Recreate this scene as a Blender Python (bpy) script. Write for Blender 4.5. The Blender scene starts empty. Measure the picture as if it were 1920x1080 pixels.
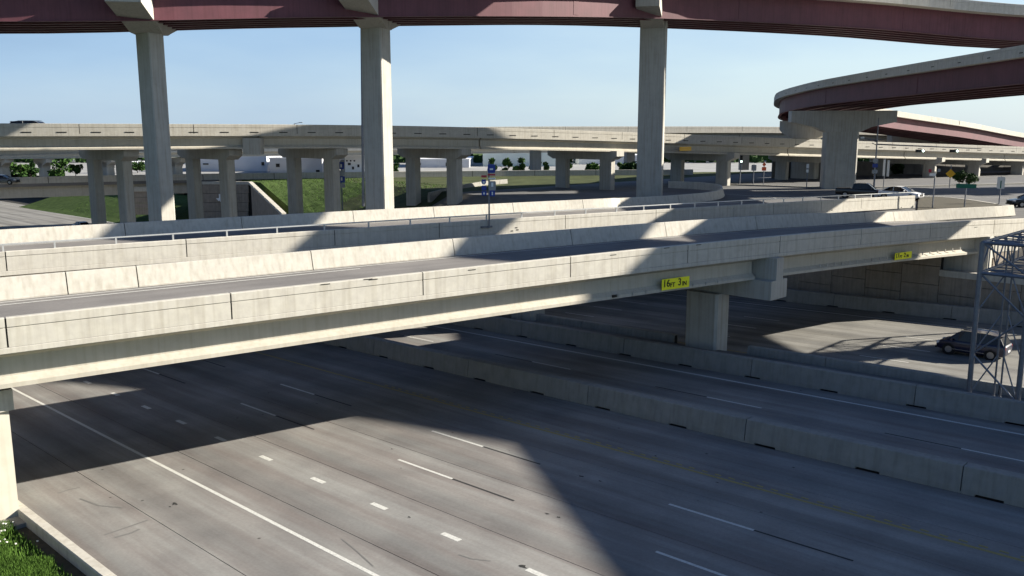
import bpy, math, random
import numpy as np
from mathutils import Vector, Matrix
R = math.radians
random.seed(7)
rng = np.random.default_rng(7)
scn = bpy.context.scene
col = scn.collection

# ------------------------------------------------------------------ camera, sky, sun, exposure
F, HY = 1650.0, 250.0                      # focal length and horizon row measured on the 1920x1080 photograph
PITCH = math.atan((540 - HY) / F)
CZ = 20.0                                  # camera height in world coordinates
cd = bpy.data.cameras.new('camera'); cam = bpy.data.objects.new('camera', cd); col.objects.link(cam)
cam.location = (0, 0, CZ); cam.rotation_euler = (math.pi / 2 - PITCH, 0, 0)
cd.sensor_width = 36; cd.lens = 36 * F / 1920; cd.clip_start = 0.5; cd.clip_end = 9000
scn.camera = cam
SUN_AZ, SUN_EL = 79.0, 24.0
w = bpy.data.worlds.new("World"); scn.world = w; w.use_nodes = True
wn = w.node_tree.nodes; wl = w.node_tree.links
sky = wn.new('ShaderNodeTexSky'); sky.sky_type = 'NISHITA'; sky.sun_disc = False
sky.sun_elevation = R(SUN_EL); sky.sun_rotation = R(SUN_AZ)
sky.altitude = 150; sky.air_density = 1.0; sky.dust_density = 1.2; sky.ozone_density = 1.4
bg = wn['Background']; bg.inputs[1].default_value = 0.075
# the same sky veiled by thin even morning haze, whiter towards the horizon and the sun's side
tcw = wn.new('ShaderNodeTexCoord'); sp_ = wn.new('ShaderNodeSeparateXYZ'); wl.new(tcw.outputs['Generated'], sp_.inputs[0])
# elevation 0..1 -> haze veil fades upward into the deep blue of the zenith
el_ = wn.new('ShaderNodeMath'); el_.operation = 'MULTIPLY_ADD'; el_.inputs[1].default_value = -0.19; wl.new(sp_.outputs['X'], el_.inputs[0]); wl.new(sp_.outputs['Z'], el_.inputs[2])
wmp = wn.new('ShaderNodeMapping'); wmp.inputs['Scale'].default_value = (2.2, 2.2, 9); wl.new(tcw.outputs['Generated'], wmp.inputs[0])
wno = wn.new('ShaderNodeTexNoise'); wno.inputs['Scale'].default_value = 2.0; wno.inputs['Detail'].default_value = 7; wl.new(wmp.outputs[0], wno.inputs['Vector'])
wna = wn.new('ShaderNodeMath'); wna.operation = 'MULTIPLY_ADD'; wna.inputs[1].default_value = -.16; wl.new(wno.outputs[0], wna.inputs[0])
wnb = wn.new('ShaderNodeMath'); wnb.operation = 'ADD'; wnb.inputs[1].default_value = .08; wl.new(el_.outputs[0], wnb.inputs[0]); wl.new(wnb.outputs[0], wna.inputs[2])
veil = wn.new('ShaderNodeValToRGB'); wl.new(wna.outputs[0], veil.inputs[0]); cr = veil.color_ramp
cr.elements[0].position = 0.0; cr.elements[0].color = (.66, .85, .98, 1)
cr.elements[1].position = 1.0; cr.elements[1].color = (.03, .075, .22, 1)
for p_, c_ in ((.07, (.52, .72, .94)), (.17, (.36, .57, .87)), (.35, (.15, .29, .58)), (.6, (.06, .14, .35))):
    e_ = cr.elements.new(p_); e_.color = (*c_, 1)
vm = wn.new('ShaderNodeVectorMath'); vm.operation = 'SCALE'; vm.inputs['Scale'].default_value = 4.75; wl.new(veil.outputs[0], vm.inputs[0])
wm = wn.new('ShaderNodeMixRGB'); wm.inputs[0].default_value = 0.78; wl.new(sky.outputs[0], wm.inputs[1]); wl.new(vm.outputs[0], wm.inputs[2])
wl.new(wm.outputs[0], bg.inputs[0])
sd = bpy.data.lights.new('sun', 'SUN'); sun = bpy.data.objects.new('sun', sd); col.objects.link(sun)
sd.energy = 5.0; sd.angle = R(0.53); sd.color = (1.0, 0.925, 0.80)
sv = Vector((math.sin(R(SUN_AZ)) * math.cos(R(SUN_EL)), math.cos(R(SUN_AZ)) * math.cos(R(SUN_EL)), math.sin(R(SUN_EL))))
sun.rotation_euler = sv.to_track_quat('Z', 'Y').to_euler(); sun.location = (60, 20, 80)
scn.view_settings.view_transform = 'Standard'; scn.view_settings.look = 'None'
scn.view_settings.gamma = 1; scn.view_settings.use_curve_mapping = False
scn.view_settings.exposure = 1.4

# ------------------------------------------------------------------ measuring helpers (x, y are photograph pixels)
def ray(x, y):
    X = x - 960; Y = 540 - y
    return np.array([X, F * math.cos(PITCH) + Y * math.sin(PITCH), -F * math.sin(PITCH) + Y * math.cos(PITCH)])
def atY(x, y, Y):
    r = ray(x, y); p = r * Y / r[1]; return Vector((p[0], p[1], p[2] + CZ))
def atz(x, y, z):                           # z relative to the camera
    r = ray(x, y); p = r * z / r[2]; return Vector((p[0], p[1], p[2] + CZ))
d1 = ray(-770, 320); d1 = d1 / np.linalg.norm(d1)
ee = np.cross(d1, [0, 0, 1]); ee /= np.linalg.norm(ee)
nrm = np.cross(ee, d1); nrm *= np.sign(nrm[2]) / np.linalg.norm(nrm)
HF = 13.2
d1h = np.array([d1[0], d1[1]]) / math.hypot(d1[0], d1[1]); GR = d1[2] / math.hypot(d1[0], d1[1])
def fz(t):                                  # freeway height (relative to camera) along its run: falls under the bridges, then levels out
    if t < 90: return GR * t
    if t < 140: return GR * 90 + GR * (t - 90) * (1 - (t - 90) / 100)
    return GR * 90 + GR * 25
P0 = -HF * nrm
def fw(s, t, up=0.0):                       # freeway coordinates: s across, t along
    return Vector((P0[0] + s * ee[0] + t * d1h[0], P0[1] + s * ee[1] + t * d1h[1], CZ + P0[2] + fz(t) + up))
FAZ = math.atan2(d1h[1], d1h[0])            # angle of the freeway run
_d2 = ray(3400, 234); AZ = math.atan2(_d2[0], _d2[1])
uu = np.array([math.sin(AZ), math.cos(AZ)]); nn = np.array([math.cos(AZ), -math.sin(AZ)])
def bp(off, q, z):                          # bridge coordinates: off across (towards the camera is less negative), q along
    return Vector((uu[0] * q + nn[0] * off, uu[1] * q + nn[1] * off, CZ + z))
def onv(x, y, off):                         # pixel -> (q, z) on the vertical plane of that offset
    r = ray(x, y); p = r * off / (nn @ r[:2]); return float(p[:2] @ uu), float(p[2])

# ------------------------------------------------------------------ materials
def mat(name, c, c2=None, scale=1.5, rough=0.85, bump=0.0, bscale=30, stain=0.0, streak=False, metal=0, detail=6, spec=0.3, joints=None):
    m = bpy.data.materials.new(name); m.use_nodes = True
    N = m.node_tree.nodes; L = m.node_tree.links; b = N['Principled BSDF']
    b.inputs['Roughness'].default_value = rough; b.inputs['Metallic'].default_value = metal
    b.inputs['Specular IOR Level'].default_value = spec
    tc = N.new('ShaderNodeTexCoord'); geo = N.new('ShaderNodeNewGeometry')
    src = geo.outputs['Position']
    if c2 is None: c2 = tuple(v * 0.8 for v in c)
    n = N.new('ShaderNodeTexNoise'); n.inputs['Scale'].default_value = scale; n.inputs['Detail'].default_value = detail
    n.inputs['Roughness'].default_value = 0.62; L.new(src, n.inputs['Vector'])
    r = N.new('ShaderNodeValToRGB'); r.color_ramp.elements[0].position = 0.32; r.color_ramp.elements[1].position = 0.68
    r.color_ramp.elements[0].color = (*c2, 1); r.color_ramp.elements[1].color = (*c, 1)
    L.new(n.outputs[0], r.inputs[0]); out = r.outputs[0]
    if streak:                              # rain runs: noise stretched along z
        mp = N.new('ShaderNodeMapping'); mp.inputs['Scale'].default_value = (5.5, 5.5, 0.25); L.new(src, mp.inputs[0])
        n2 = N.new('ShaderNodeTexNoise'); n2.inputs['Scale'].default_value = 1.0; n2.inputs['Detail'].default_value = 5; L.new(mp.outputs[0], n2.inputs['Vector'])
        r2 = N.new('ShaderNodeValToRGB'); r2.color_ramp.elements[0].position = 0.30; r2.color_ramp.elements[1].position = 0.55
        k = 1 - (stain or 0.3); r2.color_ramp.elements[0].color = (k, k * .98, k * .95, 1); r2.color_ramp.elements[1].color = (1, 1, 1, 1)
        L.new(n2.outputs[0], r2.inputs[0])
        mx = N.new('ShaderNodeMixRGB'); mx.blend_type = 'MULTIPLY'; mx.inputs[0].default_value = 1
        L.new(out, mx.inputs[1]); L.new(r2.outputs[0], mx.inputs[2]); out = mx.outputs[0]
        n4 = N.new('ShaderNodeTexNoise'); n4.inputs['Scale'].default_value = 0.8; n4.inputs['Detail'].default_value = 9; n4.inputs['Roughness'].default_value = .7; L.new(src, n4.inputs['Vector'])
        r4 = N.new('ShaderNodeValToRGB'); r4.color_ramp.elements[0].position = 0.36; r4.color_ramp.elements[1].position = 0.52
        r4.color_ramp.elements[0].color = (.93, .925, .915, 1); r4.color_ramp.elements[1].color = (1, 1, 1, 1); L.new(n4.outputs[0], r4.inputs[0])
        mx4 = N.new('ShaderNodeMixRGB'); mx4.blend_type = 'MULTIPLY'; mx4.inputs[0].default_value = 1
        L.new(out, mx4.inputs[1]); L.new(r4.outputs[0], mx4.inputs[2]); out = mx4.outputs[0]
    elif stain:
        n2 = N.new('ShaderNodeTexNoise'); n2.inputs['Scale'].default_value = 0.25; n2.inputs['Detail'].default_value = 8; L.new(src, n2.inputs['Vector'])
        r2 = N.new('ShaderNodeValToRGB'); r2.color_ramp.elements[0].position = 0.35; r2.color_ramp.elements[1].position = 0.6
        k = 1 - stain; r2.color_ramp.elements[0].color = (k, k, k, 1); r2.color_ramp.elements[1].color = (1, 1, 1, 1)
        L.new(n2.outputs[0], r2.inputs[0])
        mx = N.new('ShaderNodeMixRGB'); mx.blend_type = 'MULTIPLY'; mx.inputs[0].default_value = 1
        L.new(out, mx.inputs[1]); L.new(r2.outputs[0], mx.inputs[2]); out = mx.outputs[0]
    L.new(out, b.inputs['Base Color'])
    if bump:
        nb = N.new('ShaderNodeTexNoise'); nb.inputs['Scale'].default_value = bscale; nb.inputs['Detail'].default_value = 4; L.new(src, nb.inputs['Vector'])
        bn = N.new('ShaderNodeBump'); bn.inputs['Strength'].default_value = bump; bn.inputs['Distance'].default_value = 0.02
        L.new(nb.outputs[0], bn.inputs['Height']); L.new(bn.outputs[0], b.inputs['Normal'])
    return m
def paved(name, c, worn, ang, amount=0.35, cracks=True, lanes=None):
    """Pavement: fine grain, blotches, wheel-track wear streaked along the traffic, oil down the lane middles, scratches."""
    m = mat(name, c, tuple(v * .86 for v in c), scale=9, rough=0.9, bump=0.25, bscale=60, spec=.2)
    N = m.node_tree.nodes; L = m.node_tree.links; b = N['Principled BSDF']
    geo = N.new('ShaderNodeNewGeometry')
    mp = N.new('ShaderNodeMapping'); mp.vector_type = 'POINT'
    rot = N.new('ShaderNodeVectorRotate'); rot.rotation_type = 'Z_AXIS'; rot.inputs['Angle'].default_value = -ang
    L.new(geo.outputs['Position'], rot.inputs['Vector'])
    mp.inputs['Scale'].default_value = (0.05, 1.1, 1); L.new(rot.outputs[0], mp.inputs[0])
    n = N.new('ShaderNodeTexNoise'); n.inputs['Scale'].default_value = 1; n.inputs['Detail'].default_value = 7; n.inputs['Roughness'].default_value = .65
    L.new(mp.outputs[0], n.inputs['Vector'])
    r = N.new('ShaderNodeValToRGB'); r.color_ramp.elements[0].position = .36; r.color_ramp.elements[1].position = .62
    r.color_ramp.elements[0].color = (*worn, 1); r.color_ramp.elements[1].color = (1, 1, 1, 1); L.new(n.outputs[0], r.inputs[0])
    mx = N.new('ShaderNodeMixRGB'); mx.blend_type = 'MULTIPLY'; mx.inputs[0].default_value = amount * 2
    old = b.inputs['Base Color'].links[0].from_socket
    L.new(old, mx.inputs[1]); L.new(r.outputs[0], mx.inputs[2])
    # blotches
    n3 = N.new('ShaderNodeTexNoise'); n3.inputs['Scale'].default_value = .35; n3.inputs['Detail'].default_value = 9; L.new(geo.outputs['Position'], n3.inputs['Vector'])
    r3 = N.new('ShaderNodeValToRGB'); r3.color_ramp.elements[0].position = .38; r3.color_ramp.elements[1].position = .6
    r3.color_ramp.elements[0].color = (.82, .82, .83, 1); r3.color_ramp.elements[1].color = (1, 1, 1, 1); L.new(n3.outputs[0], r3.inputs[0])
    mx2 = N.new('ShaderNodeMixRGB'); mx2.blend_type = 'MULTIPLY'; mx2.inputs[0].default_value = 1
    L.new(mx.outputs[0], mx2.inputs[1]); L.new(r3.outputs[0], mx2.inputs[2])
    last = mx2.outputs[0]
    if lanes:                               # oil darkened lane middles, fading in and out along the road
        sx = N.new('ShaderNodeSeparateXYZ'); L.new(rot.outputs[0], sx.inputs[0])
        m1 = N.new('ShaderNodeMath'); m1.operation = 'MULTIPLY_ADD'; m1.inputs[1].default_value = 2 * math.pi / lanes[1]; m1.inputs[2].default_value = 2 * math.pi * lanes[0] / lanes[1]
        L.new(sx.outputs['Y'], m1.inputs[0])
        m2 = N.new('ShaderNodeMath'); m2.operation = 'COSINE'; L.new(m1.outputs[0], m2.inputs[0])
        nn_ = N.new('ShaderNodeTexNoise'); nn_.inputs['Scale'].default_value = .5; nn_.inputs['Detail'].default_value = 6; L.new(mp.outputs[0], nn_.inputs['Vector'])
        m3 = N.new('ShaderNodeMath'); m3.operation = 'MULTIPLY'; L.new(m2.outputs[0], m3.inputs[0]); L.new(nn_.outputs[0], m3.inputs[1])
        r5 = N.new('ShaderNodeValToRGB'); r5.color_ramp.elements[0].position = .05; r5.color_ramp.elements[1].position = .55
        r5.color_ramp.elements[0].color = (1, 1, 1, 1); r5.color_ramp.elements[1].color = (.74, .74, .75, 1); L.new(m3.outputs[0], r5.inputs[0])
        mx5 = N.new('ShaderNodeMixRGB'); mx5.blend_type = 'MULTIPLY'; mx5.inputs[0].default_value = 1
        L.new(last, mx5.inputs[1]); L.new(r5.outputs[0], mx5.inputs[2]); last = mx5.outputs[0]
    if cracks:                              # dark specks and spalls
        v = N.new('ShaderNodeTexVoronoi'); v.inputs['Scale'].default_value = .55; L.new(geo.outputs['Position'], v.inputs['Vector'])
        r4 = N.new('ShaderNodeValToRGB'); r4.color_ramp.elements[0].position = .02; r4.color_ramp.elements[1].position = .045
        r4.color_ramp.elements[0].color = (.35, .34, .33, 1); r4.color_ramp.elements[1].color = (1, 1, 1, 1); L.new(v.outputs['Distance'], r4.inputs[0])
        mx3 = N.new('ShaderNodeMixRGB'); mx3.blend_type = 'MULTIPLY'; mx3.inputs[0].default_value = 1
        L.new(last, mx3.inputs[1]); L.new(r4.outputs[0], mx3.inputs[2]); last = mx3.outputs[0]
    L.new(last, b.inputs['Base Color'])
    return m
M = {}
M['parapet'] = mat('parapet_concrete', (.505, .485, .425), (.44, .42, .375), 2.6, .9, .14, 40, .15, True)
M['beam'] = mat('beam_concrete', (.48, .45, .38), (.43, .405, .345), 1.0, .85, .06, 30, .10, True)
M['pier'] = mat('pier_concrete', (.43, .415, .375), (.38, .37, .335), .9, .9, .10, 25, .18, True)
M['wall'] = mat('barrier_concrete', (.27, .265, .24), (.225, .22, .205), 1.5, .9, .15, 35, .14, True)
M['joint'] = mat('joint_dark', (.03, .03, .028), rough=.95)
M['road'] = paved('freeway_concrete', (.282, .279, .262), (.72, .655, .65), FAZ, .46, lanes=(21.05, 3.62))
M['road2'] = paved('far_freeway_concrete', (.275, .27, .25), (.65, .64, .62), FAZ, .45, lanes=(52.3, 3.65))
M['deck'] = paved('deck_concrete', (.225, .215, .205), (.75, .74, .73), math.pi / 2 - AZ, .3)
M['street'] = paved('street_concrete', (.165, .165, .165), (.8, .8, .8), .2, .25)
M['slope'] = mat('slope_paving', (.20, .19, .175), (.15, .145, .135), .6, .95, .1, 20, .25)
M['lot'] = mat('parking_concrete', (.33, .33, .32), (.26, .26, .25), .2, .9, 0, 20, .15)
M['white'] = mat('white_road_paint', (.62, .62, .58), (.42, .42, .39), 14, .8)
M['yellow'] = mat('yellow_road_paint', (.36, .28, .09), (.22, .19, .09), 12, .8)
M['skid'] = mat('tyre_rubber_mark', (.13, .128, .12), (.17, .168, .16), 12, .9)
M['blackp'] = mat('black_contrast_paint', (.022, .022, .022), (.04, .04, .04), 14, .8)
M['red'] = mat('oxide_red_steel', (.135, .048, .062), (.105, .040, .052), .5, .6, 0, 20, .18, True)
M['panel'] = mat('tan_wall_panel', (.33, .28, .225), (.27, .23, .19), 1.6, .92, .3, 18, .2, True)
M['steel'] = mat('galvanised_steel', (.20, .215, .245), (.15, .16, .185), 4, .5, 0, 20, metal=.6)
M['rail'] = mat('pale_rail_metal', (.55, .56, .55), (.45, .46, .46), 5, .4, metal=.4)
M['signy'] = mat('yellow_sign_sheet', (.92, .88, .02), (.88, .84, .02), 3, .4)
M['blackl'] = mat('black_letter', (.01, .01, .01), rough=.5)
M['blue'] = mat('blue_sign_sheet', (.02, .05, .28), (.02, .045, .24), 3, .4)
M['signw'] = mat('white_sign_sheet', (.75, .75, .73), (.7, .7, .68), 3, .4)
M['green'] = mat('green_sign_sheet', (.01, .14, .09), (.01, .12, .08), 3, .4)
M['orange'] = mat('orange_sign_sheet', (.75, .13, .04), (.7, .12, .04), 3, .4)
M['diamond'] = mat('amber_sign_sheet', (.75, .42, .02), (.7, .38, .02), 3, .4)
M['redsign'] = mat('red_sign_sheet', (.45, .03, .05), rough=.4)
M['alu'] = mat('sign_back', (.30, .31, .32), rough=.5, metal=.5)
M['grass'] = mat('grass_ground', (.085, .125, .042), (.045, .072, .024), .9, 1, .9, 9, 0, detail=12, spec=.05)
M['muted'] = mat('muted_grass', (.10, .115, .055), (.055, .066, .035), .7, 1, .8, 9, .25, detail=12, spec=.05)  # greyer, less saturated copy of the grass colour
M['blade'] = mat('grass_blade', (.075, .145, .024), (.045, .09, .016), 2, .8, spec=.1)
M['dirt'] = mat('dry_soil', (.075, .065, .045), (.045, .042, .03), 3, 1, .5, 20)
M['leaf'] = mat('leaf', (.055, .115, .022), (.025, .06, .014), .5, .8, spec=.15)
M['leaf2'] = mat('leaf_dark', (.035, .075, .018), (.018, .045, .012), .5, .8, spec=.15)
M['bark'] = mat('bark', (.09, .07, .05), rough=.95)
M['flower'] = mat('white_flower', (.7, .7, .65), rough=.8)
M['bgrey'] = mat('grey_building_panel', (.60, .605, .62), (.55, .555, .57), .3, .8)
M['bwhite'] = mat('white_building_wall', (.88, .88, .87), (.84, .84, .83), .3, .8)
M['bgreen'] = mat('pale_building_wall', (.62, .68, .64), (.58, .64, .60), .3, .8)
M['glass'] = mat('dark_glass', (.010, .011, .013), (.008, .009, .011), 3, .15, spec=.35)
M['tyre'] = mat('tyre_rubber', (.012, .012, .012), rough=.9)
M['rim'] = mat('wheel_alloy', (.35, .35, .36), rough=.3, metal=.8)
M['chrome'] = mat('chrome', (.6, .6, .6), rough=.15, metal=1)
M['plastic'] = mat('black_plastic', (.015, .015, .015), rough=.6)
def carpaint(name, c, rough=.3):
    m = mat(name, c, tuple(v * .97 for v in c), 2, rough, spec=.45)
    m.node_tree.nodes['Principled BSDF'].inputs['Coat Weight'].default_value = .35
    m.node_tree.nodes['Principled BSDF'].inputs['Coat Roughness'].default_value = .06
    return m
M['navy'] = carpaint('navy_paint', (.008, .009, .03)); M['blackc'] = carpaint('black_paint', (.008, .008, .009))
M['whitec'] = carpaint('white_paint', (.75, .75, .74)); M['greyc'] = carpaint('grey_paint', (.09, .095, .10)); M['silver'] = carpaint('silver_paint', (.4, .41, .42))
def emis(name, c, s):
    m = bpy.data.materials.new(name); m.use_nodes = True; b = m.node_tree.nodes['Principled BSDF']
    b.inputs['Base Color'].default_value = (*c, 1); b.inputs['Emission Color'].default_value = (*c, 1); b.inputs['Emission Strength'].default_value = s
    return m
M['signal_on'] = emis('lit_signal_lens', (.75, 1, .85), 4.0)
M['head'] = mat('headlight_glass', (.65, .66, .68), rough=.1, spec=.8); M['tail'] = mat('tail_lens', (.35, .01, .01), rough=.2)

# ------------------------------------------------------------------ mesh helpers
class MB:
    def __init__(s): s.v = []; s.f = []
    def add(s, v, f):
        k = len(s.v); s.v += [tuple(p) for p in v]; s.f += [tuple(i + k for i in q) for q in f]; return s
    def box(s, c, size, rz=0, taper=1.0, rx=0):
        x, y, z = (a / 2 for a in size); pts = []
        for zz, k in ((-z, 1.0), (z, taper)):
            for a, b in ((-x, -y), (x, -y), (x, y), (-x, y)):
                pts.append(Vector((a * k, b * k, zz)))
        m = Matrix.Translation(c) @ Matrix.Rotation(rz, 4, 'Z') @ Matrix.Rotation(rx, 4, 'X')
        return s.add([m @ p for p in pts], [(3, 2, 1, 0), (4, 5, 6, 7), (0, 1, 5, 4), (1, 2, 6, 5), (2, 3, 7, 6), (3, 0, 4, 7)])
    def prism(s, poly, z0, z1, c=(0, 0, 0), rz=0, top=None):
        top = top or poly; n = len(poly); m = Matrix.Translation(c) @ Matrix.Rotation(rz, 4, 'Z')
        v = [m @ Vector((a, b, z0)) for a, b in poly] + [m @ Vector((a, b, z1)) for a, b in top]
        return s.add(v, [tuple(range(n))[::-1], tuple(range(n, 2 * n))] + [(i, (i + 1) % n, (i + 1) % n + n, i + n) for i in range(n)])
    def extr(s, prof, x0, x1, M4):
        """profile in local (y, z) extruded along local x."""
        n = len(prof); v = [M4 @ Vector((x, a, b)) for x in (x0, x1) for a, b in prof]
        return s.add(v, [tuple(range(n)), tuple(range(n, 2 * n))[::-1]] + [(i + n, (i + 1) % n + n, (i + 1) % n, i) for i in range(n)])
    def tube(s, a, b, r, r2=None, n=8):
        a = Vector(a); b = Vector(b); r2 = r if r2 is None else r2; d = (b - a)
        q = d.to_track_quat('Z', 'Y').to_matrix(); v = []
        for p, rr in ((a, r), (b, r2)):
            for i in range(n):
                an = 2 * math.pi * i / n; v.append(p + q @ Vector((rr * math.cos(an), rr * math.sin(an), 0)))
        return s.add(v, [tuple(range(n))[::-1], tuple(range(n, 2 * n))] + [(i, (i + 1) % n, (i + 1) % n + n, i + n) for i in range(n)])
    def sweep(s, path, prof, caps=True):
        """closed profile [(lateral to the right of travel, height)] along a 3D path."""
        n = len(prof); m = len(path); v = []
        for i, p in enumerate(path):
            a = path[max(i - 1, 0)]; b = path[min(i + 1, m - 1)]
            t = Vector((b[0] - a[0], b[1] - a[1], 0)).normalized(); rt = Vector((t.y, -t.x, 0))
            for l, z in prof: v.append(Vector(p) + rt * l + Vector((0, 0, z)))
        f = []
        for i in range(m - 1):
            for j in range(n):
                k = (j + 1) % n; f.append((i * n + j, i * n + k, (i + 1) * n + k, (i + 1) * n + j))
        if caps: f += [tuple(range(n))[::-1], tuple(range((m - 1) * n, m * n))]
        return s.add(v, f)
    def build(s, name, m, parent=None, smooth=False, label=None):
        me = bpy.data.meshes.new(name); me.from_pydata(s.v, [], s.f); me.update()
        import bmesh
        b = bmesh.new(); b.from_mesh(me); bmesh.ops.recalc_face_normals(b, faces=b.faces); b.to_mesh(me); b.free()
        me.materials.append(m)
        if smooth:
            for p in me.polygons: p.use_smooth = True
        o = bpy.data.objects.new(name, me); col.objects.link(o)
        if parent is not None:
            o.parent = parent; o.matrix_parent_inverse = parent.matrix_basis.inverted()
        if label: o['label'] = label
        return o
def tag(o, label=None, cat=None, group=None, kind=None):
    if label: o['label'] = label
    if cat: o['category'] = cat
    if group: o['group'] = group
    if kind: o['kind'] = kind
    return o
def empty(name, loc=(0, 0, 0), rz=0, parent=None):
    o = bpy.data.objects.new(name, None); col.objects.link(o); o.location = loc; o.rotation_euler = (0, 0, rz); o.empty_display_size = .3
    if parent is not None:
        o.parent = parent; o.matrix_parent_inverse = parent.matrix_basis.inverted()
    return o
def children(o): return [c for c in bpy.data.objects if c.parent == o]
def copy_tree(o, parent=None):
    c = o.copy(); col.objects.link(c)
    if parent is not None: c.parent = parent
    for ch in children(o): copy_tree(ch, c)
    return c
def smooth_path(pts, step=3.0):
    """Catmull-Rom through points."""
    P = [Vector(p) for p in pts]; P = [2 * P[0] - P[1]] + P + [2 * P[-1] - P[-2]]; out = []
    for i in range(1, len(P) - 2):
        n = max(1, int((P[i + 1] - P[i]).length / step))
        for k in range(n):
            t = k / n
            out.append(.5 * ((2 * P[i]) + (P[i + 1] - P[i - 1]) * t + (2 * P[i - 1] - 5 * P[i] + 4 * P[i + 1] - P[i + 2]) * t * t + (3 * P[i] - P[i - 1] - 3 * P[i + 1] + P[i + 2]) * t ** 3))
    out.append(P[-2]); return out
def arclen(path):
    L = [0]
    for a, b in zip(path, path[1:]): L.append(L[-1] + math.hypot(b[0] - a[0], b[1] - a[1]))
    return L
def sub(path, a, b):
    L = arclen(path); a = max(a, 0); b = min(b, L[-1])
    def at(s):
        for i in range(len(L) - 1):
            if L[i + 1] >= s - 1e-9: return path[i].lerp(path[i + 1], (s - L[i]) / max(L[i + 1] - L[i], 1e-9))
        return path[-1].copy()
    return [at(a)] + [p.copy() for p, l in zip(path, L) if a + .3 < l < b - .3] + [at(b)]
def pt(path, s):
    a = sub(path, s, s + .6); d = (a[-1] - a[0]); return a[0], math.atan2(d.y, d.x)
def offset(path, lat, dz=0):
    out = []
    for i, p in enumerate(path):
        a = path[max(i - 1, 0)]; b = path[min(i + 1, len(path) - 1)]
        t = Vector((b[0] - a[0], b[1] - a[1], 0)).normalized(); out.append(p + Vector((t.y, -t.x, 0)) * lat + Vector((0, 0, dz)))
    return out

def parapet_prof(h, side, groove=.66, base=.40, topw=.24):
    """outer face at 0, side=+1: outer face towards +lateral."""
    p = [(0, 0)]
    if groove: p += [(0, groove * h - .02), (-.035, groove * h - .012), (-.035, groove * h + .022), (0, groove * h + .03)]
    p += [(0, h - .025), (-.025, h), (-topw, h), (-topw - .02, h - .02), (-base + .02, .09), (-base, .07), (-base, 0)]
    return [(a * side, b) for a, b in p]
def barrier_run(parent, path, lat, side, joints, h=1.07, gap=.05, groove=.66, m='parapet', base=.40, topw=.24, dz=0.0, name='parapet_section', slots=None):
    """parapet cut into sections at the joint positions; a thinner dark core closes the gaps."""
    pr = [(lat + a, b + dz) for a, b in parapet_prof(h, side, groove, base, topw)]
    core = [(lat - side * .05, dz + .01), (lat - side * .05, dz + h - .05), (lat - side * topw * .8, dz + h - .05), (lat - side * (base - .06), dz + .01)]
    L = arclen(path)[-1]; js = [0] + sorted(j for j in joints if 1 < j < L - 1) + [L]
    for a, b in zip(js, js[1:]):
        MB().sweep(sub(path, a + gap / 2, b - gap / 2), pr).build(name, M[m], parent)
    MB().sweep(path, core).build('joint_filler', M['joint'], parent)
IB = [(-.40, 0), (-.40, .16), (-.10, .36), (-.09, 1.05), (-.45, 1.22), (-.45, 1.34), (.45, 1.34), (.45, 1.22), (.09, 1.05), (.10, .36), (.40, .16), (.40, 0)]
def ibeam(scale=1.0, h=1.37): return [(a * scale, b * h / 1.34) for a, b in IB]
STEEL = [(-.22, 0), (-.22, .04), (-.02, .05), (-.02, 1.95), (-.2, 1.96), (-.2, 2.0), (.2, 2.0), (.2, 1.96), (.02, 1.95), (.02, .05), (.22, .04), (.22, 0)]
def chamf(a, b, c=.12): return [(-a + c, -b), (a - c, -b), (a, -b + c), (a, b - c), (a - c, b), (-a + c, b), (-a, b - c), (-a, -b + c)]

# ------------------------------------------------------------------ THE SETTING: terrain and freeway
def slab_strip(s0, s1, t0, t1, up=0.0, thick=.25, step=10):
    ts = list(np.arange(t0, t1, step)) + [t1]; m = MB(); v = []
    for t in ts:
        v += [fw(s0, t, up), fw(s1, t, up), fw(s1, t, up - thick), fw(s0, t, up - thick)]
    f = []
    for i in range(len(ts) - 1):
        a = 4 * i
        for j in range(4): k = (j + 1) % 4; f.append((a + j, a + k, a + 4 + k, a + 4 + j))
    f += [(3, 2, 1, 0), tuple(4 * (len(ts) - 1) + j for j in range(4))]
    return m.add(v, f)
def sheet(s0, s1, t0, t1, up, step=10):
    ts = list(np.arange(t0, t1, step)) + [t1]; v = []
    for t in ts: v += [fw(s0, t, up), fw(s1, t, up)]
    return v, [(2 * i, 2 * i + 1, 2 * i + 3, 2 * i + 2) for i in range(len(ts) - 1)]

freeway = slab_strip(9.99, 90, -60, 420, -.06, .6).build('freeway_base', M['joint'])
tag(freeway, 'dark bed showing in the joints under the freeway pavement', kind='structure')
near_road = empty('near_carriageway', fw(22, 20)); tag(near_road, kind='structure')
far_road = empty('far_carriageway', fw(60, 20)); tag(far_road, kind='structure')
mid_road = empty('middle_carriageway', fw(40, 20)); tag(mid_road, kind='structure')
for a, b in ((10.0, 12.9), (12.9, 17.0), (17.0, 20.45), (20.45, 24.1), (24.1, 28.0), (28.0, 31.0), (31.0, 34.6)):
    slab_strip(a + .014, b - .014, -50, 400).build('pavement_slab', M['road'], near_road)
for a, b in ((35.4, 39.6), (39.6, 43.2), (43.2, 45.0)):
    slab_strip(a + .014, b - .014, -50, 400, 0.0).build('pavement_slab', M['road'], mid_road)
for a, b in ((48.6, 52.3), (52.3, 56.0), (56.0, 59.6), (59.6, 63.3), (63.3, 66.9), (66.9, 69.6)):
    slab_strip(a + .014, b - .014, -50, 400).build('pavement_slab', M['road2'], far_road)
def paint(parent, m, s, width, runs, name='lane_marking'):
    for t0, t1 in runs:
        v, f = sheet(s - width / 2, s + width / 2, t0, t1, .004)
        MB().add(v, f).build(name, M[m], parent)
paint(near_road, 'white', 15.68, .15, [(-40, 390)], 'edge_line')
paint(near_road, 'white', 19.18, .22, [(17.7 + 4.06 * k - .45, 17.7 + 4.06 * k + .45) for k in range(-4, 24)], 'lane_dot')
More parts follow.
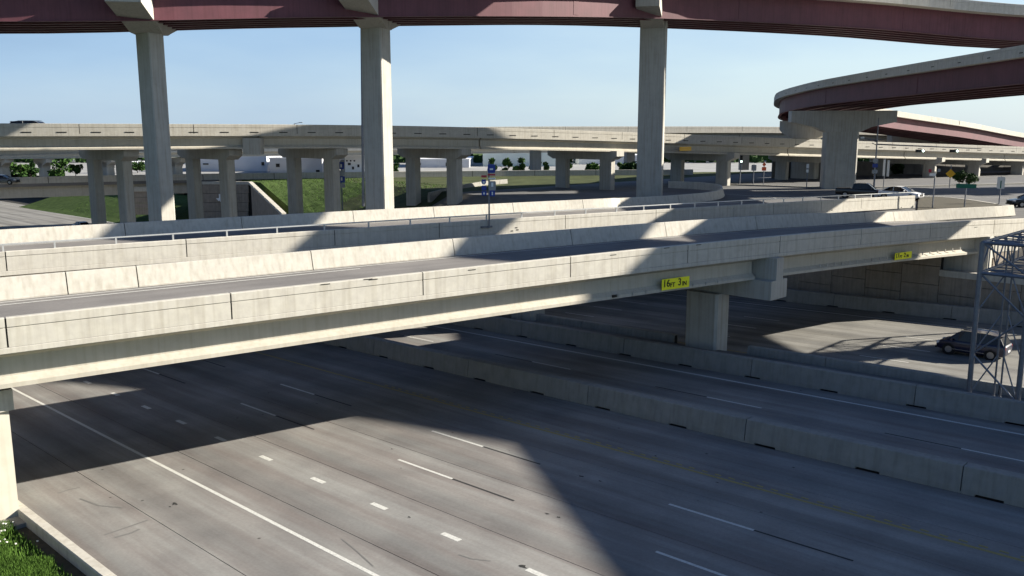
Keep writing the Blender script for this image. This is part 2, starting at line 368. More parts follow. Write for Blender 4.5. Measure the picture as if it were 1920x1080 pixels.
for s, t0 in ((22.92, 25.8), (26.52, 27.7)):
    paint(near_road, 'white', s, .13, [(t0 + 13.5 * k, t0 + 13.5 * k + 3.5) for k in range(-3, 10)], 'lane_dash')
    paint(near_road, 'blackp', s, .10, [(t0 + 13.5 * k - 3.5, t0 + 13.5 * k) for k in range(-3, 10)], 'lane_dash')
paint(near_road, 'yellow', 30.05, .16, [(-40, 390)], 'edge_line')
for k in range(60):                        # raised rumble buttons beside the yellow line
    MB().box(fw(30.32, 3 + k * .62, .006), (.28, .1, .012), FAZ).build('rumble_button', M['yellow'], near_road)
paint(mid_road, 'yellow', 36.6, .12, [(-40, 390)], 'edge_line')
paint(mid_road, 'white', 43.65, .17, [(-40, 390)], 'edge_line')
paint(mid_road, 'white', 39.92, .12, [(21.1 + 12.7 * k, 24.3 + 12.7 * k) for k in range(-3, 9)], 'lane_dash')
paint(mid_road, 'blackp', 39.92, .10, [(24.3 + 12.7 * k, 27.6 + 12.7 * k) for k in range(-3, 9)], 'lane_dash')
paint(far_road, 'yellow', 50.4, .14, [(-40, 390)], 'edge_line')
paint(far_road, 'white', 66.9, .16, [(-40, 390)], 'edge_line')
for s in (54.2, 57.9, 61.5):
    paint(far_road, 'white', s, .12, [(19 + 12.2 * k, 22 + 12.2 * k) for k in range(-3, 9)], 'lane_dash')

for (x, y, w_) in ((327, 945, .34), (318, 950, .15), (767, 970, .2), (980, 1063, .42), (1025, 963, .22), (1048, 970, .22), (1090, 893, .26), (1125, 902, .24), (955, 845, .08), (752, 878, .1), (1230, 855, .2), (735, 842, .16), (1345, 905, .15)):
    r_ = ray(x, y); P_ = r_ * (-HF / float(nrm @ r_)); q = P_[:2] - P0[:2]; s_, t_ = float(q @ ee[:2]), float(q @ d1h)
    n = 9; v = []
    for i in range(n):
        a = 6.283 * i / n; rr = w_ * rng.uniform(.25, 1.0) * .5; v.append(fw(s_ + rr * math.cos(a) * .7, t_ + rr * math.sin(a) * 1.3, .006))
    MB().add(v, [tuple(range(n))]).build('pavement_spall', M['joint'], near_road)
def on_road(x, y):
    r_ = ray(x, y); P_ = r_ * (-HF / float(nrm @ r_)); q = P_[:2] - P0[:2]; return float(q @ ee[:2]), float(q @ d1h)
for pts, w_ in ((((196, 1003), (235, 990), (278, 975)), .05), (((215, 1008), (245, 1000), (262, 992)), .06), (((150, 935), (185, 948), (230, 952)), .04), (((108, 925), (130, 918), (150, 914)), .04), (((640, 1010), (665, 1030), (700, 1062)), .025), (((860, 1040), (885, 1048), (920, 1052)), .03)):
    P_ = [on_road(*q) for q in pts]; v = []
    for k_ in range(3):
        a, b = P_[max(k_ - 1, 0)], P_[min(k_ + 1, 2)]; dx, dy = b[0] - a[0], b[1] - a[1]; l_ = math.hypot(dx, dy)
        for sg in (-1, 1): v.append(fw(P_[k_][0] - dy / l_ * w_ * sg, P_[k_][1] + dx / l_ * w_ * sg, .005))
    MB().add(v, [(0, 1, 3, 2), (2, 3, 5, 4)]).build('skid_mark', M['skid'], near_road)
# concrete barriers along the freeway, each one thing cut into cast sections with drain slots at the foot
def freeway_barrier(s0, s1, t0, t1, h, label, jt, slot0, h2=None, double=True):
    e = empty('concrete_barrier', fw((s0 + s1) / 2, 20)); tag(e, label, 'barrier')
    w = s1 - s0; c = w / 2
    prof = [(0, .09), (0, .22), (.10, h - .03), (.13, h), (w - .13, h), (w - .10, h - .03), (w, .22), (w, .09)]
    foot = [(.0, 0), (.0, .09), (w, .09), (w, 0)]
    core = [(.14, .1), (.17, h - .06), (w - .17, h - .06), (w - .14, .1)]
    def prism(t_a, t_b, pr, m, name):
        n = len(pr); v = []; ts = [t_a] + [x for x in np.arange(math.ceil(t_a / 5) * 5, t_b, 5) if t_a + .1 < x < t_b - .1] + [t_b]
        for t in ts: v += [fw(s0 + a, t, b) for a, b in pr]
        f = [(i * n + j, i * n + (j + 1) % n, (i + 1) * n + (j + 1) % n, (i + 1) * n + j) for i in range(len(ts) - 1) for j in range(n)]
        f += [tuple(range(n)), tuple(range((len(ts) - 1) * n, len(ts) * n))]
        return MB().add(v, f).build(name, m, e)
    js = [t0] + [t for t in jt if t0 < t < t1] + [t1]
    for a, b in zip(js, js[1:]): prism(a + .02, b - .02, prof, M['wall'], 'barrier_section')
    prism(t0, t1, core, M['joint'], 'joint_filler')
    t = slot0
    while t > t0 + 5: t -= 4.55
    a = t0
    while t < t1:
        prism(a, t, foot, M['wall'], 'barrier_foot'); a = t + 1.0; t += 4.55
    prism(a, t1, foot, M['wall'], 'barrier_foot')
    return e
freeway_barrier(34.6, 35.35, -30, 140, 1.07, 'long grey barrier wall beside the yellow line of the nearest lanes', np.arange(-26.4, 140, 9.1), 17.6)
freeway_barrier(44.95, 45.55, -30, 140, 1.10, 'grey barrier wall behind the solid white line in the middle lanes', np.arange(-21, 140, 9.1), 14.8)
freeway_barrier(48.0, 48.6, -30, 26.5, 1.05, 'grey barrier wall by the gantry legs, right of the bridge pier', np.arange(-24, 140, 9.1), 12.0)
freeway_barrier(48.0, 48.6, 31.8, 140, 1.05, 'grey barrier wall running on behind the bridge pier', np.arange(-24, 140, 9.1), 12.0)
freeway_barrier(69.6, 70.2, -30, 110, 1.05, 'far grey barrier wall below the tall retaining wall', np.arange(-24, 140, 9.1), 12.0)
mf = slab_strip(45.55, 48.0, -40, 140, .55, .6).build('median_fill', M['slope']); tag(mf, kind='structure')
# left kerb and grass verge
def kerb():
    e = empty('roadside_kerb', fw(9.8, 28)); tag(e, 'low pale concrete kerb wall between the near lanes and the grass', 'kerb')
    js = list(np.arange(-10, 37, 4.7)) + [37.4]
    for a, b in zip(js, js[1:]):
        v = []
        pr = [(9.62, -.42), (9.62, .16), (9.66, .20), (9.96, .20), (10.0, .15), (10.0, -.42)]
        for t in (a + .01, b - .01): v += [fw(s, t, z) for s, z in pr]
        MB().add(v, [tuple(range(6)), tuple(range(6, 12))] + [(i, (i + 1) % 6, (i + 1) % 6 + 6, i + 6) for i in range(6)]).build('kerb_block', M['parapet'], e)
kerb()
v = []; f = []
ss = [9.61, 8.9, 8.0, 6, 3, 0, -5, -12, -25, -60, -200]; zz = [-.22, -.28, -.22, -.15, -.1, 0, .3, 2.0, 6.0, 7.0, 7.0]
ts = list(np.arange(-60, 42, 2.0))
for t in ts:
    for s_, z_ in zip(ss, zz): v.append(fw(s_, t, z_ + (random.uniform(-.05, .05) if s_ < 9 else 0)))
k = len(ss)
for i in range(len(ts) - 1):
    for j in range(k - 1): f.append((i * k + j, i * k + j + 1, (i + 1) * k + j + 1, (i + 1) * k + j))
verge = MB().add(v, [q for n_, q in enumerate(f) if n_ % (k - 1) < 1]).build('soil_strip', M['dirt']); tag(verge, kind='structure')
verge = MB().add(v, [q for n_, q in enumerate(f) if n_ % (k - 1) >= 1]).build('grass_verge', M['grass']); tag(verge, kind='structure')
# grass blades, one mass
def blades(n, area, h, name, m, label):
    V = np.zeros((n * 3, 3)); 
    for i in range(n):
        p = area(); a = rng.uniform(0, 6.28); hh = h * rng.uniform(.5, 1.3); wd = .022 + .02 * rng.random()
        le = rng.uniform(0, .6) * hh; b = rng.uniform(0, 6.28)
        V[3 * i] = (p.x - wd * math.cos(a), p.y - wd * math.sin(a), p.z); V[3 * i + 1] = (p.x + wd * math.cos(a), p.y + wd * math.sin(a), p.z)
        V[3 * i + 2] = (p.x + le * math.cos(b), p.y + le * math.sin(b), p.z + hh)
    me = bpy.data.meshes.new(name); me.from_pydata(V.tolist(), [], [(3 * i, 3 * i + 1, 3 * i + 2) for i in range(n)]); me.materials.append(m)
    o = bpy.data.objects.new(name, me); col.objects.link(o); tag(o, label, kind='stuff'); return o
def garea():
    while True:
        t = rng.uniform(24, 36.2); s = 9.2 - 4.2 * rng.random() ** 1.3
        edge = 8.75 - .9 * max(0, (t - 30) / 5) ** 2 * 0 + .35 * math.sin(t * 1.3) + .2 * math.sin(t * 3.1)
        if s < edge or rng.random() < .04: break
    z = float(np.interp(s, [-5, 0, 3, 6, 8, 8.9], [.3, 0, -.1, -.15, -.22, -.28]))
    return fw(s, t, z)
blades(150000, garea, .24, 'grass', M['blade'], 'thick bright green grass at the foot of the kerb')
fl = MB()
for i in range(70):
    t = rng.normal(34.2, .9); s = rng.normal(8.1, .5)
    p = fw(s, t, .02 + rng.uniform(-.05, .12)); fl.box(p, (.06, .06, .03), rng.uniform(0, 3))
tag(fl.build('small_flowers', M['flower']), 'small white flowers in the grass by the wall end', kind='stuff')

# grade-level ground to the right and beyond the bridges
GZ = -8.0
def edge_t(s): return (68.2 - .202 * s) / .979         # far side of the second bridge
def top_s(t): return float(np.interp(t, [54, 60, 110, 145.9, 146, 400], [72.7, 75, 86, 90, 82, 82]))
def bot_s(t): return float(np.interp(t, [54, 60, 112, 112.1, 134, 145.9, 146, 400], [71.5, 66, 60, 72.0, 78.0, 80, 67.5, 65]))
def gradez(s, t): return CZ + GZ + .0 * s
def H(s, t):
    b, tp = bot_s(t), top_s(t); zf = fw(s, t).z - .10; zg = CZ + GZ
    if t >= 146: zg = CZ - 12.2
    if 112.05 < t < 145.95 and s > b: zf = CZ + float(np.interp(t, [112, 134, 146], [-12.6, -8.2, -8.1]))
    if s <= b: return zf
    if s >= tp: return zg
    return zf + (zg - zf) * (s - b) / (tp - b)
# slope sheet beyond second bridge
ts = [54.5, 57, 60, 66, 72, 80, 90, 100, 112, 112.1, 120, 127, 134, 140, 145.9, 146, 160, 175, 190, 220, 260, 320, 400]
def slope_sheet(ta, tb, m, name):
    tt = [t for t in ts if ta <= t <= tb]; v = []; f = []; N_ = 9
    for t in tt:
        b, tp = bot_s(t) - (.5 if not 112.05 < t < 145.95 else -.01), top_s(t) + .01
        for j in range(N_):
            s = b + (tp - b) * max(j - 1, 0) / (N_ - 2); p = fw(s, t); v.append((p.x, p.y, H(s, t) + .02 if j else p.z - .5))
    for i in range(len(tt) - 1):
        for j in range(N_ - 1): f.append((i * N_ + j, i * N_ + j + 1, (i + 1) * N_ + j + 1, (i + 1) * N_ + j))
    return tag(MB().add(v, f).build(name, m), kind='structure')
slope_sheet(54, 90, M['slope'], 'paved_slope'); slope_sheet(90, 112, M['muted'], 'grass_slope'); slope_sheet(112.1, 145.9, M['grass'], 'grass_slope'); slope_sheet(146, 220, M['grass'], 'grass_bank')
tag(MB().add(*sheet(69.4, 92, 54, 150, -.02)).build('paved_floor', M['slope']), kind='structure')
# grade sheets
def grade(ta, tb, sfun, s1, m, name, dz=0):
    tt = [t for t in ts if ta <= t <= tb]; v = []
    for t in tt:
        for s in (sfun(t), s1): p = fw(s, t); v.append((p.x, p.y, CZ + GZ + dz))
    return tag(MB().add(v, [(2 * i, 2 * i + 1, 2 * i + 3, 2 * i + 2) for i in range(len(tt) - 1)]).build(name, m), kind='structure')
ts = [-200, -100, 0, 23.4, 23.6, 40] + ts
grade(-200, 90, lambda t: 82.0 if t < 23.5 else 72.7 if t < 54.5 else top_s(t), 420, M['street'], 'street')
def field():
    tt = [t for t in ts if 90 <= t <= 145.9]; v = []
    for t in tt:
        a = top_s(t); s1 = a
        while s1 < 400:
            p = fw(s1, t)
            if p.y > 166 + .318 * min(p.x - 8, 0) + .2 * max(p.x - 8, 0) + 13.5: break
            s1 += .5
        for s in (a, s1): p = fw(s, t); v.append((p.x, p.y, CZ + GZ))
    tag(MB().add(v, [(2 * i, 2 * i + 1, 2 * i + 3, 2 * i + 2) for i in range(len(tt) - 1)]).build('field', M['muted']), kind='structure')
field()
LZ = -11.0
tag(MB().add([(-400, -60, CZ - 21), (400, -60, CZ - 21), (400, 500, CZ - 21), (-400, 500, CZ - 21)], [(0, 1, 2, 3)]).build('subsoil', M['dirt']), kind='structure')
v = [(fw(82, 148).x, fw(82, 148).y, CZ + LZ), (90, 168, CZ + LZ), (160, 420, CZ + LZ), (fw(82, 450).x, fw(82, 450).y, CZ + LZ)]
tag(MB().add(v, [(0, 1, 2, 3)]).build('parking_lot', M['lot']), kind='structure')
ts2 = [400, 3000]; v = []
for a in (-2600, 2600):
    for b in (330, 5000): v.append((a, b, CZ + LZ - .03))
tag(MB().add(v, [(0, 1, 3, 2)]).build('far_ground', M['grass']), kind='structure')
v = [fw(-14, -60), fw(-14, 400), fw(-400, 400), fw(-400, -60)]; v = [(p.x, p.y, CZ - 7.3) for p in v]
v = [fw(-36, 42), fw(-36, 150), fw(-500, 150), fw(-500, 42)]; v = [(p.x, p.y, CZ + GZ) for p in v]
tag(MB().add(v, [(0, 1, 2, 3)]).build('left_ground', M['grass']), kind='structure')
v = [fw(10, 42, -.1), fw(10, 150, -.1)]; a, b = fw(-36, 42), fw(-36, 150); v += [Vector((b.x, b.y, CZ + GZ)), Vector((a.x, a.y, CZ + GZ))]
tag(MB().add(v, [(0, 1, 2, 3)]).build('left_bank', M['grass']), kind='structure')

v = []
for t in (-200, -60, 0, 23.45):
    for s_, z_ in ((72.6, -10.9), (74, -10.8), (82.05, -8.0)): p = fw(s_, t); v.append((p.x, p.y, CZ + z_))
tag(MB().add(v, [(3 * i + j, 3 * i + j + 1, 3 * i + j + 4, 3 * i + j + 3) for i in range(3) for j in range(2)]).build('roadside_bank', M['slope']), kind='structure')
# right retaining wall of stacked panels
rw = empty('retaining_wall', fw(72.6, 40)); tag(rw, 'tall tan retaining wall of stacked panels below the right end of the bridges', 'wall')
PW, PH = 2.9, 1.5
for i in range(-10, 19):
    t0 = -2.6 + i * PW; t1 = t0 + PW
    if t0 > 56: break
    zb = fw(72, t0).z - .2; zt = CZ + (GZ - (.05 if not 24 < t0 < 31 else 1.4) if t0 > 22 else -10.9)
    zz = zb - (i % 2) * .75
    while zz < zt - .05:
        z0, z1 = max(zz, zb), min(zz + PH, zt)
        if z1 - z0 > .1:
            c = fw(72.62 + .02 * ((i * 7 + int(zz * 3)) % 3) * .5, (t0 + t1) / 2); c.z = (z0 + z1) / 2
            MB().box(c, (PW - .04, .16, z1 - z0 - .04), FAZ).build('wall_panel', M['panel'], rw)
        zz += PH
for a_, b_, top_ in ((-32, 23.4, -11.0), (23.4, 56, -8.2)):
    a = fw(72.85, a_); b = fw(72.85, b_); c = (a + b) / 2; c.z = CZ + (top_ - 15.6) / 2
    MB().box(c, (math.hypot(b.x - a.x, b.y - a.y), .2, top_ + 15.6), FAZ).build('wall_backing', M['joint'], rw)
c = fw(72.7, -3.5); c.z = CZ - 10.8
MB().box(c, (54, .5, .5), FAZ).build('coping', M['parapet'], rw)
c = fw(72.7, 50.5); c.z = CZ + GZ + .10
MB().box(c, (11, .4, .3), FAZ).build('coping', M['parapet'], rw)

# left abutment wall end under the near bridge
ab = empty('abutment_wall', fw(8, 40)); tag(ab, 'bridge end wall at the left edge with pale cap and tan panels', 'wall')
def lw(s0, s1, t0, t1, z0, z1, m, name):
    p = [fw(s0, t0), fw(s1, t0), fw(s1, t1), fw(s0, t1)]; v = [(q.x, q.y, z0) for q in p] + [(q.x, q.y, z1) for q in p]
    return MB().add(v, [(3, 2, 1, 0), (4, 5, 6, 7), (0, 1, 5, 4), (1, 2, 6, 5), (2, 3, 7, 6), (3, 0, 4, 7)]).build(name, M[m], ab)
bz = fw(9, 36).z - .45; AT = 35.6; tz = CZ - 9.55
lw(-4, 9.45, AT + .25, 58, bz, tz, 'wall', 'wall_core')
lw(8.95, 9.68, AT, 58, bz, tz - .55, 'beam', 'wall_face')
lw(8.5, 9.83, AT - .15, 58, tz - .55, tz + .25, 'parapet', 'wall_cap')
zc = bz; row = 0
while zc < tz - .1:
    x = 8.9 - (row % 2) * .75
    while x > -3:
        lw(x - 1.46, x, AT + .1, AT + .26, zc + .02, min(zc + 1.3, tz) - .02, 'panel', 'wall_panel'); x -= 1.5
    zc += 1.3; row += 1
lw(8.4, 10.0, AT - .9, AT + .3, bz, bz + .42, 'wall', 'footing')

# ------------------------------------------------------------------ BRIDGES
# near bridge
NE = -34.7                                  # offset of its camera-side slab edge
topline = [(-400, 641), (0, 597), (433, 549), (793, 513), (1070, 482.5), (1280, 457.5), (1460, 441.5), (1613, 428.5), (1747, 420), (1863, 413), (1960, 408)]
tl = [onv(x, y, NE - .01) for x, y in topline]
qs = [a for a, b in tl]; zs = [b - 1.05 for a, b in tl]
def b1z(q):
    return float(np.interp(q, qs, zs))
def fit_z(q): # smooth profile through the measured crest
    c = np.polyfit(qs, zs, 3); return float(np.polyval(c, q))
b1path = [bp(NE, q, fit_z(q)) for q in np.arange(-14, 92, 2.0)]
Q0 = -14.0
def qx(x, y, off): return onv(x, y, off)[0] - Q0
near_bridge = empty('overpass_bridge', bp(-40, 30, -14)); tag(near_bridge, 'nearest low concrete bridge with yellow clearance signs on its beams', 'bridge', None)
W1 = 11.0
QA = onv(1858, 440, NE)[0] - Q0            # right end of the second span
MB().sweep(b1path, [(.0, -.22), (.0, -.004), (-W1, -.004), (-W1, -.22)]).build('deck', M['deck'], near_bridge)
b1z_ = lambda q: fit_z(q)
barrier_run(near_bridge, b1path, 0.0, 1, [qx(x, 0, NE) if 0 else onv(x, y, NE)[0] - Q0 for x, y in ((-420, 650), (10, 600), (433, 560), (793, 520), (1070, 490), (1290, 470), (1463, 450), (1615, 440), (1745, 430), (1864, 425))], h=1.05, groove=.66, gap=.06)
MB().sweep(b1path, [(.012, -.215), (.012, -.03), (-.002, -.01), (-.002, -.215)]).build('slab_edge', M['parapet'], near_bridge)
# far barrier, seen from inside: bends towards the near one at its right end
fb = [bp(NE - W1, q, fit_z(q)) for q in np.arange(-14, 62, 2.0)] 
for x, y in ((1667, 416.6), (1760, 410.5), (1850, 405.5), (1886, 402.5)):
    p = atz(x, y, -7.92); fb.append(p)
fb = smooth_path(fb[:-4:6] + fb[-4:], 1.5)
fbL = arclen(fb)
fj = [onv(x, y, NE - W1)[0] - Q0 for x, y in ((-180, 600), (122, 545), (252, 530), (575, 500), (838, 470), (1057, 450), (1233, 430), (1402, 415), (1545, 405))] + [onv(1667, 405, -43)[0] - Q0, onv(1755, 400, -41.5)[0] - Q0]
barrier_run(near_bridge, fb, .45, -1, fj, h=1.0, groove=None, gap=.05, base=.5, topw=.22)
paintp = [p + Vector((0, 0, .002)) for p in b1path]
MB().sweep(offset(paintp[:18], -8.9), [(0, 0), (.0, .003), (-.12, .003), (-.12, 0)]).build('edge_line', M['white'], near_bridge)
MB().sweep(offset(paintp, -9.6), [(0, 0), (.0, .003), (-.10, .003), (-.10, 0)]).build('edge_line', M['white'], near_bridge)
MB().sweep(offset(paintp, -4.4), [(0, 0), (.0, .003), (-.10, .003), (-.10, 0)]).build('edge_line', M['yellow'], near_bridge)
PIER_Q = (onv(1450, 500, NE)[0] - Q0)
glats = (-.95, -3.3, -5.7, -8.0, -10.2)
span_l = (0.0, PIER_Q - .95); span_r = (PIER_Q + .75, QA - .6)
for gl in glats:
    for k_, (a, b) in enumerate((span_l, span_r)):
        a_ = a - (.205 * 0); 
        MB().sweep([p + Vector((0, 0, -.22 - 1.37)) for p in sub(offset(b1path, gl), a - gl * .2 * (1 if k_ else 0) * 0, b)], ibeam(1.0, 1.365)).build('girder', M['beam'], near_bridge)
# marks on the girder face: inserts and lifting hooks
def marks(xy, off, size, m, name, parent):
    for x, y in xy:
        q, z = onv(x, y, off); p = bp(off, q, z); MB().box(p, size, math.pi / 2 - AZ).build(name, M[m], parent)
ffo = NE - .95 + .40
marks([(x, 556 - (x - 1150) * .143) for x in (1160, 1187, 1212, 1300, 1324, 1347)], ffo + .02, (.10, .06, .16), 'pier', 'beam_insert', near_bridge)
marks([(1152, 555)], ffo + .03, (.3, .08, .14), 'blackl', 'beam_insert', near_bridge)
marks([(1503, 476.5), (1521, 475), (1540, 472)], NE - .86 + .02, (.2, .08, .16), 'blackl', 'beam_hook', near_bridge)
marks([(1537 + 14 * i, 498 - 1.6 * i) for i in range(10)] + [(1716 + 14 * i, 478 - 2 * i) for i in range(7)], ffo + .02, (.09, .05, .2), 'pier', 'beam_insert', near_bridge)
marks([(690, 523.5), (610, 533), (700, 524), (1150, 478), (1250, 465), (1310, 459), (885, 506), (1830, 426)], NE + .006, (.42, .012, .035), 'joint', 'scuff_mark', near_bridge)
# diaphragms between girders at pier, and pier itself
pier = empty('pier', fw(48.4, 29), parent=near_bridge)
capz1 = fit_z(PIER_Q + Q0) + CZ - .22 - 1.37; cap_dir = FAZ
pe, _ = pt(b1path, PIER_Q); capL = 12.3
dv = Vector((d1h[0], d1h[1], 0))
cc = pe + dv * (capL / 2 - .35); 
MB().extr([(-1.0, -1.15), (-1.0, 0.0), (-.42, .02), (-.42, 1.36), (.42, 1.36), (.42, .02), (1.0, 0.0), (1.0, -1.15)], -capL / 2 - .1, capL / 2,
          Matrix.Translation((cc.x, cc.y, capz1)) @ Matrix.Rotation(FAZ, 4, 'Z')).build('pier_cap', M['pier'], pier)
colc = atY(1336, 600, 55.0); g0 = fw(48.4, 29.5)
MB().prism(chamf(1.15, .78, .14), g0.z - .5, capz1 - 1.1, (fw(48.4, 29.6).x, fw(48.4, 29.6).y, 0), FAZ).build('pier_column', M['pier'], pier)
# right abutment of the near bridge
pa, _ = pt(b1path, QA); 
abr = empty('abutment', fw(72.5, 30), parent=near_bridge)
c = pa + dv * 5.2; 
MB().box((c.x + .9 * math.sin(-FAZ) * 0, c.y, CZ - 10.6), (10.6, 1.0, 5.6), FAZ).build('abutment_stem', M['pier'], abr)
c = pa + Vector((uu[0], uu[1], 0)) * .35 
MB().box((c.x - nn[0] * .35, c.y - nn[1] * .35, CZ + fit_z(QA + Q0) - 1.1), (1.2, .55, 1.75), math.pi / 2 - AZ).build('abutment_post', M['pier'], abr)
# wall carrying the road on beyond the bridge
fwl = empty('approach_wall', pa + Vector((8, 5, -4))); tag(fwl, 'pale road wall running off to the right past the gantry', 'wall')
L = arclen(b1path)[-1]; p_end = sub(b1path, QA + .9, L)
for i in range(8):
    seg = sub(p_end, i * 3.6 + .02, i * 3.6 + 3.58)
    if (seg[-1] - seg[0]).length > 1: MB().sweep(seg, [(-.03, -1.5), (-.03, -.23), (-.3, -.23), (-.3, -1.5)]).build('wall_panel', M['parapet'], fwl)
MB().sweep(p_end, [(-.08, -5), (-.08, -1.52), (-.4, -1.52), (-.4, -5)]).build('wall_base', M['panel'], fwl)

def clearance_sign(x0, x1, y0, y1, text, label, tilt):
    off = NE - .95 + .40 + .12
    q0, z0 = onv(x0, (y0 + y1) / 2 + tilt, off); q1, z1 = onv(x1, (y0 + y1) / 2 - tilt, off)
    ha, hb = onv((x0 + x1) / 2, y0, off)[1], onv((x0 + x1) / 2, y1, off)[1]
    wq = q1 - q0; c = bp(off, (q0 + q1) / 2, (ha + hb) / 2); h = abs(ha - hb) - .12
    e = empty('clearance_sign', c, math.pi / 2 - AZ); tag(e, label, 'sign', 'yellow clearance signs on the bridge beam')
    MB().box(c, (wq, .04, h), math.pi / 2 - AZ).build('sign_panel', M['signy'], e)
    rot = math.pi / 2 - AZ
    for sx, sz, w_, h_ in ((0, h / 2 - .03, wq - .08, .025), (0, -h / 2 + .03, wq - .08, .025), (-wq / 2 + .03, 0, .025, h - .06), (wq / 2 - .03, 0, .025, h - .06)):
        pass
    for sx in (-.3, .3):
        MB().box(c + Matrix.Rotation(rot, 3, 'Z') @ Vector((sx * wq, .14, 0)), (.06, .24, h * .8), rot).build('sign_bracket', M['steel'], e)
    x = -wq / 2 + .05
    for ch, sz in text:
        cu = bpy.data.curves.new('lettering', 'FONT'); cu.body = ch; cu.size = sz * h * .92; cu.extrude = .006; cu.offset = .008; cu.align_y = 'BOTTOM'
        cu.materials.append(M['blackl']); o = bpy.data.objects.new('lettering', cu); col.objects.link(o)
        o.rotation_euler = (math.pi / 2, 0, rot)
        o.location = c + Matrix.Rotation(rot, 3, 'Z') @ Vector((x, -.028, -h * .40)); bpy.context.view_layer.update()
        wd = o.dimensions.x if o.dimensions.x > 0 else .2
        me = bpy.data.meshes.new_from_object(o.evaluated_get(bpy.context.evaluated_depsgraph_get())); lo_, ro_ = o.location.copy(), o.rotation_euler.copy()
        bpy.data.objects.remove(o); o = bpy.data.objects.new('lettering', me); col.objects.link(o); o.location = lo_; o.rotation_euler = ro_
        o.parent = e; o.matrix_parent_inverse = e.matrix_basis.inverted(); x += wd + .12 + (.12 if ch == 'FT' else 0)
clearance_sign(1241, 1292, 519, 543, (('16', 1.0), ('FT', .62), ('3', 1.0), ('IN', .62)), 'yellow clearance sign reading 16 FT 3 IN, left of the bridge pier', 3.4)
clearance_sign(1678, 1709, 471.5, 487, (('17', 1.0), ('FT', .62), ('2', 1.0), ('IN', .62)), 'yellow clearance sign reading 17 FT 2 IN, right of the bridge pier', 1.8)

fa, fb_ = atY(1274, 283, 130.6), atY(1296, 275, 132.6); fc = (fa + fb_) / 2
fs = MB().box(fc, (math.hypot(fb_.x - fa.x, fb_.y - fa.y), .08, abs(fb_.z - fa.z)), math.atan2(fb_.y - fa.y, fb_.x - fa.x)).build('height_sign', M['diamond'])
tag(fs, 'tiny amber clearance plate on the middle overpass right of the tall right column', 'sign')
# second bridge behind it
B2E = -53.9; W2 = 13.9
line2 = [(-300, 490.5), (0, 471.7), (350, 450), (640, 431.5), (824, 419.5), (1060, 403), (1376, 383), (1532, 374.5), (1700, 369)]
tl2 = [onv(x, y, B2E - .01) for x, y in line2]; c2_ = np.polyfit([a for a, b in tl2], [b - 1.05 for a, b in tl2], 2)
def z2(q): return float(np.polyval(c2_, q))
q20 = -14.0
QE2 = onv(1717, 380, B2E)[0]
b2path = [bp(B2E, q, z2(q)) for q in np.arange(q20, QE2 + .1, 2.0)]
second = empty('ramp_bridge', bp(-60, 30, -14)); tag(second, 'second low concrete bridge with a pale metal rail on its near parapet', 'bridge')
QD = onv(1340, 370, B2E - W2)[0]
dk = [bp(B2E, q, z2(q)) for q in np.arange(q20, QD + 3, 2.0)]
MB().sweep(dk, [(.0, -.22), (.0, -.004), (-W2, -.004), (-W2, -.22)]).build('deck', M['deck'], second)
j2 = [onv(x, y, B2E)[0] - q20 for x, y in ((12, 495), (350, 470), (628, 450), (824, 440), (1060, 425), (1230, 410), (1376, 400), (1450, 395), (1540, 388), (1615, 385))]
barrier_run(second, b2path, 0, 1, j2, h=1.05, groove=.72, gap=.06)
MB().sweep(b2path, [(.012, -.25), (.012, -.03), (-.002, -.01), (-.002, -.25)]).build('slab_edge', M['parapet'], second)
# far barrier with curved end
fbar = [bp(B2E - W2, q, z2(q)) for q in np.arange(q20, 64, 6.0)]
for x, y, yy in ((1150, 388.5, 0), (1250, 382.5, 0), (1310, 377, 0), (1337, 371.5, 0), (1344, 365, 0), (1335, 359, 0), (1300, 355, 0), (1250, 353, 0)): fbar.append(atz(x, y, z2(80) - .05))
fbar = smooth_path(fbar, 1.2)
jf = [onv(x, y, B2E - W2)[0] - q20 for x, y in ((-80, 450), (230, 430), (447, 415), (655, 405), (805, 400), (953, 390), (1083, 380), (1200, 375), (1298, 372))]
barrier_run(second, fbar, .45, -1, jf, h=.98, groove=None, gap=.05, base=.5, topw=.22)
for gl in (-.95, -3.6, -6.3, -9, -11.6, -13.0):
    MB().sweep([p + Vector((0, 0, -.22 - 1.37)) for p in offset(dk, gl)], ibeam(1.0, 1.365)).build('girder', M['beam'], second)
p2 = empty('pier', fw(48.4, 45), parent=second)
for t_ in (45.2, 51.5):
    g0 = fw(48.4, t_); MB().prism(chamf(1.15, .78, .14), g0.z - .5, CZ - 10.0, (g0.x, g0.y, 0), FAZ).build('pier_column', M['pier'], p2)
g0 = fw(48.4, 51.5); MB().box((g0.x, g0.y, CZ - 9.65), (15.5, 2.0, 1.3), FAZ).build('pier_cap', M['pier'], p2)
marks([(968, 427), (970, 431), (960, 433), (1690, 389), (1560, 394)], B2E + .01, (.22, .012, .07), 'joint', 'scuff_mark', second)
# metal rail on the near parapet
zr = 1.42
rp = offset(b2path, -.12)
MB().sweep(rp, [(-.05, zr - .035), (-.05, zr + .035), (.05, zr + .035), (.05, zr - .035)]).build('top_rail', M['rail'], second)
xs = [-90, 5, 102, 217, 324, 425, 519, 608, 691, 769, 843, 912, 978, 1040, 1098, 1156, 1207, 1257, 1303, 1347, 1391, 1432, 1470, 1506, 1540, 1573, 1604, 1634]
for x in xs:
    q, _ = onv(x, 460 - .065 * x, B2E - .12); p = bp(B2E - .12, q, z2(q) + 1.05 + .18)
    MB().box(p, (.09, .08, .38), math.pi / 2 - AZ).build('rail_post', M['rail'], second)
pp = [p + Vector((0, 0, .002)) for p in dk]
for l in (-2.2, -12.2): MB().sweep(offset(pp, l), [(0, 0), (0, .003), (-.11, .003), (-.11, 0)]).build('edge_line', M['white'], second)
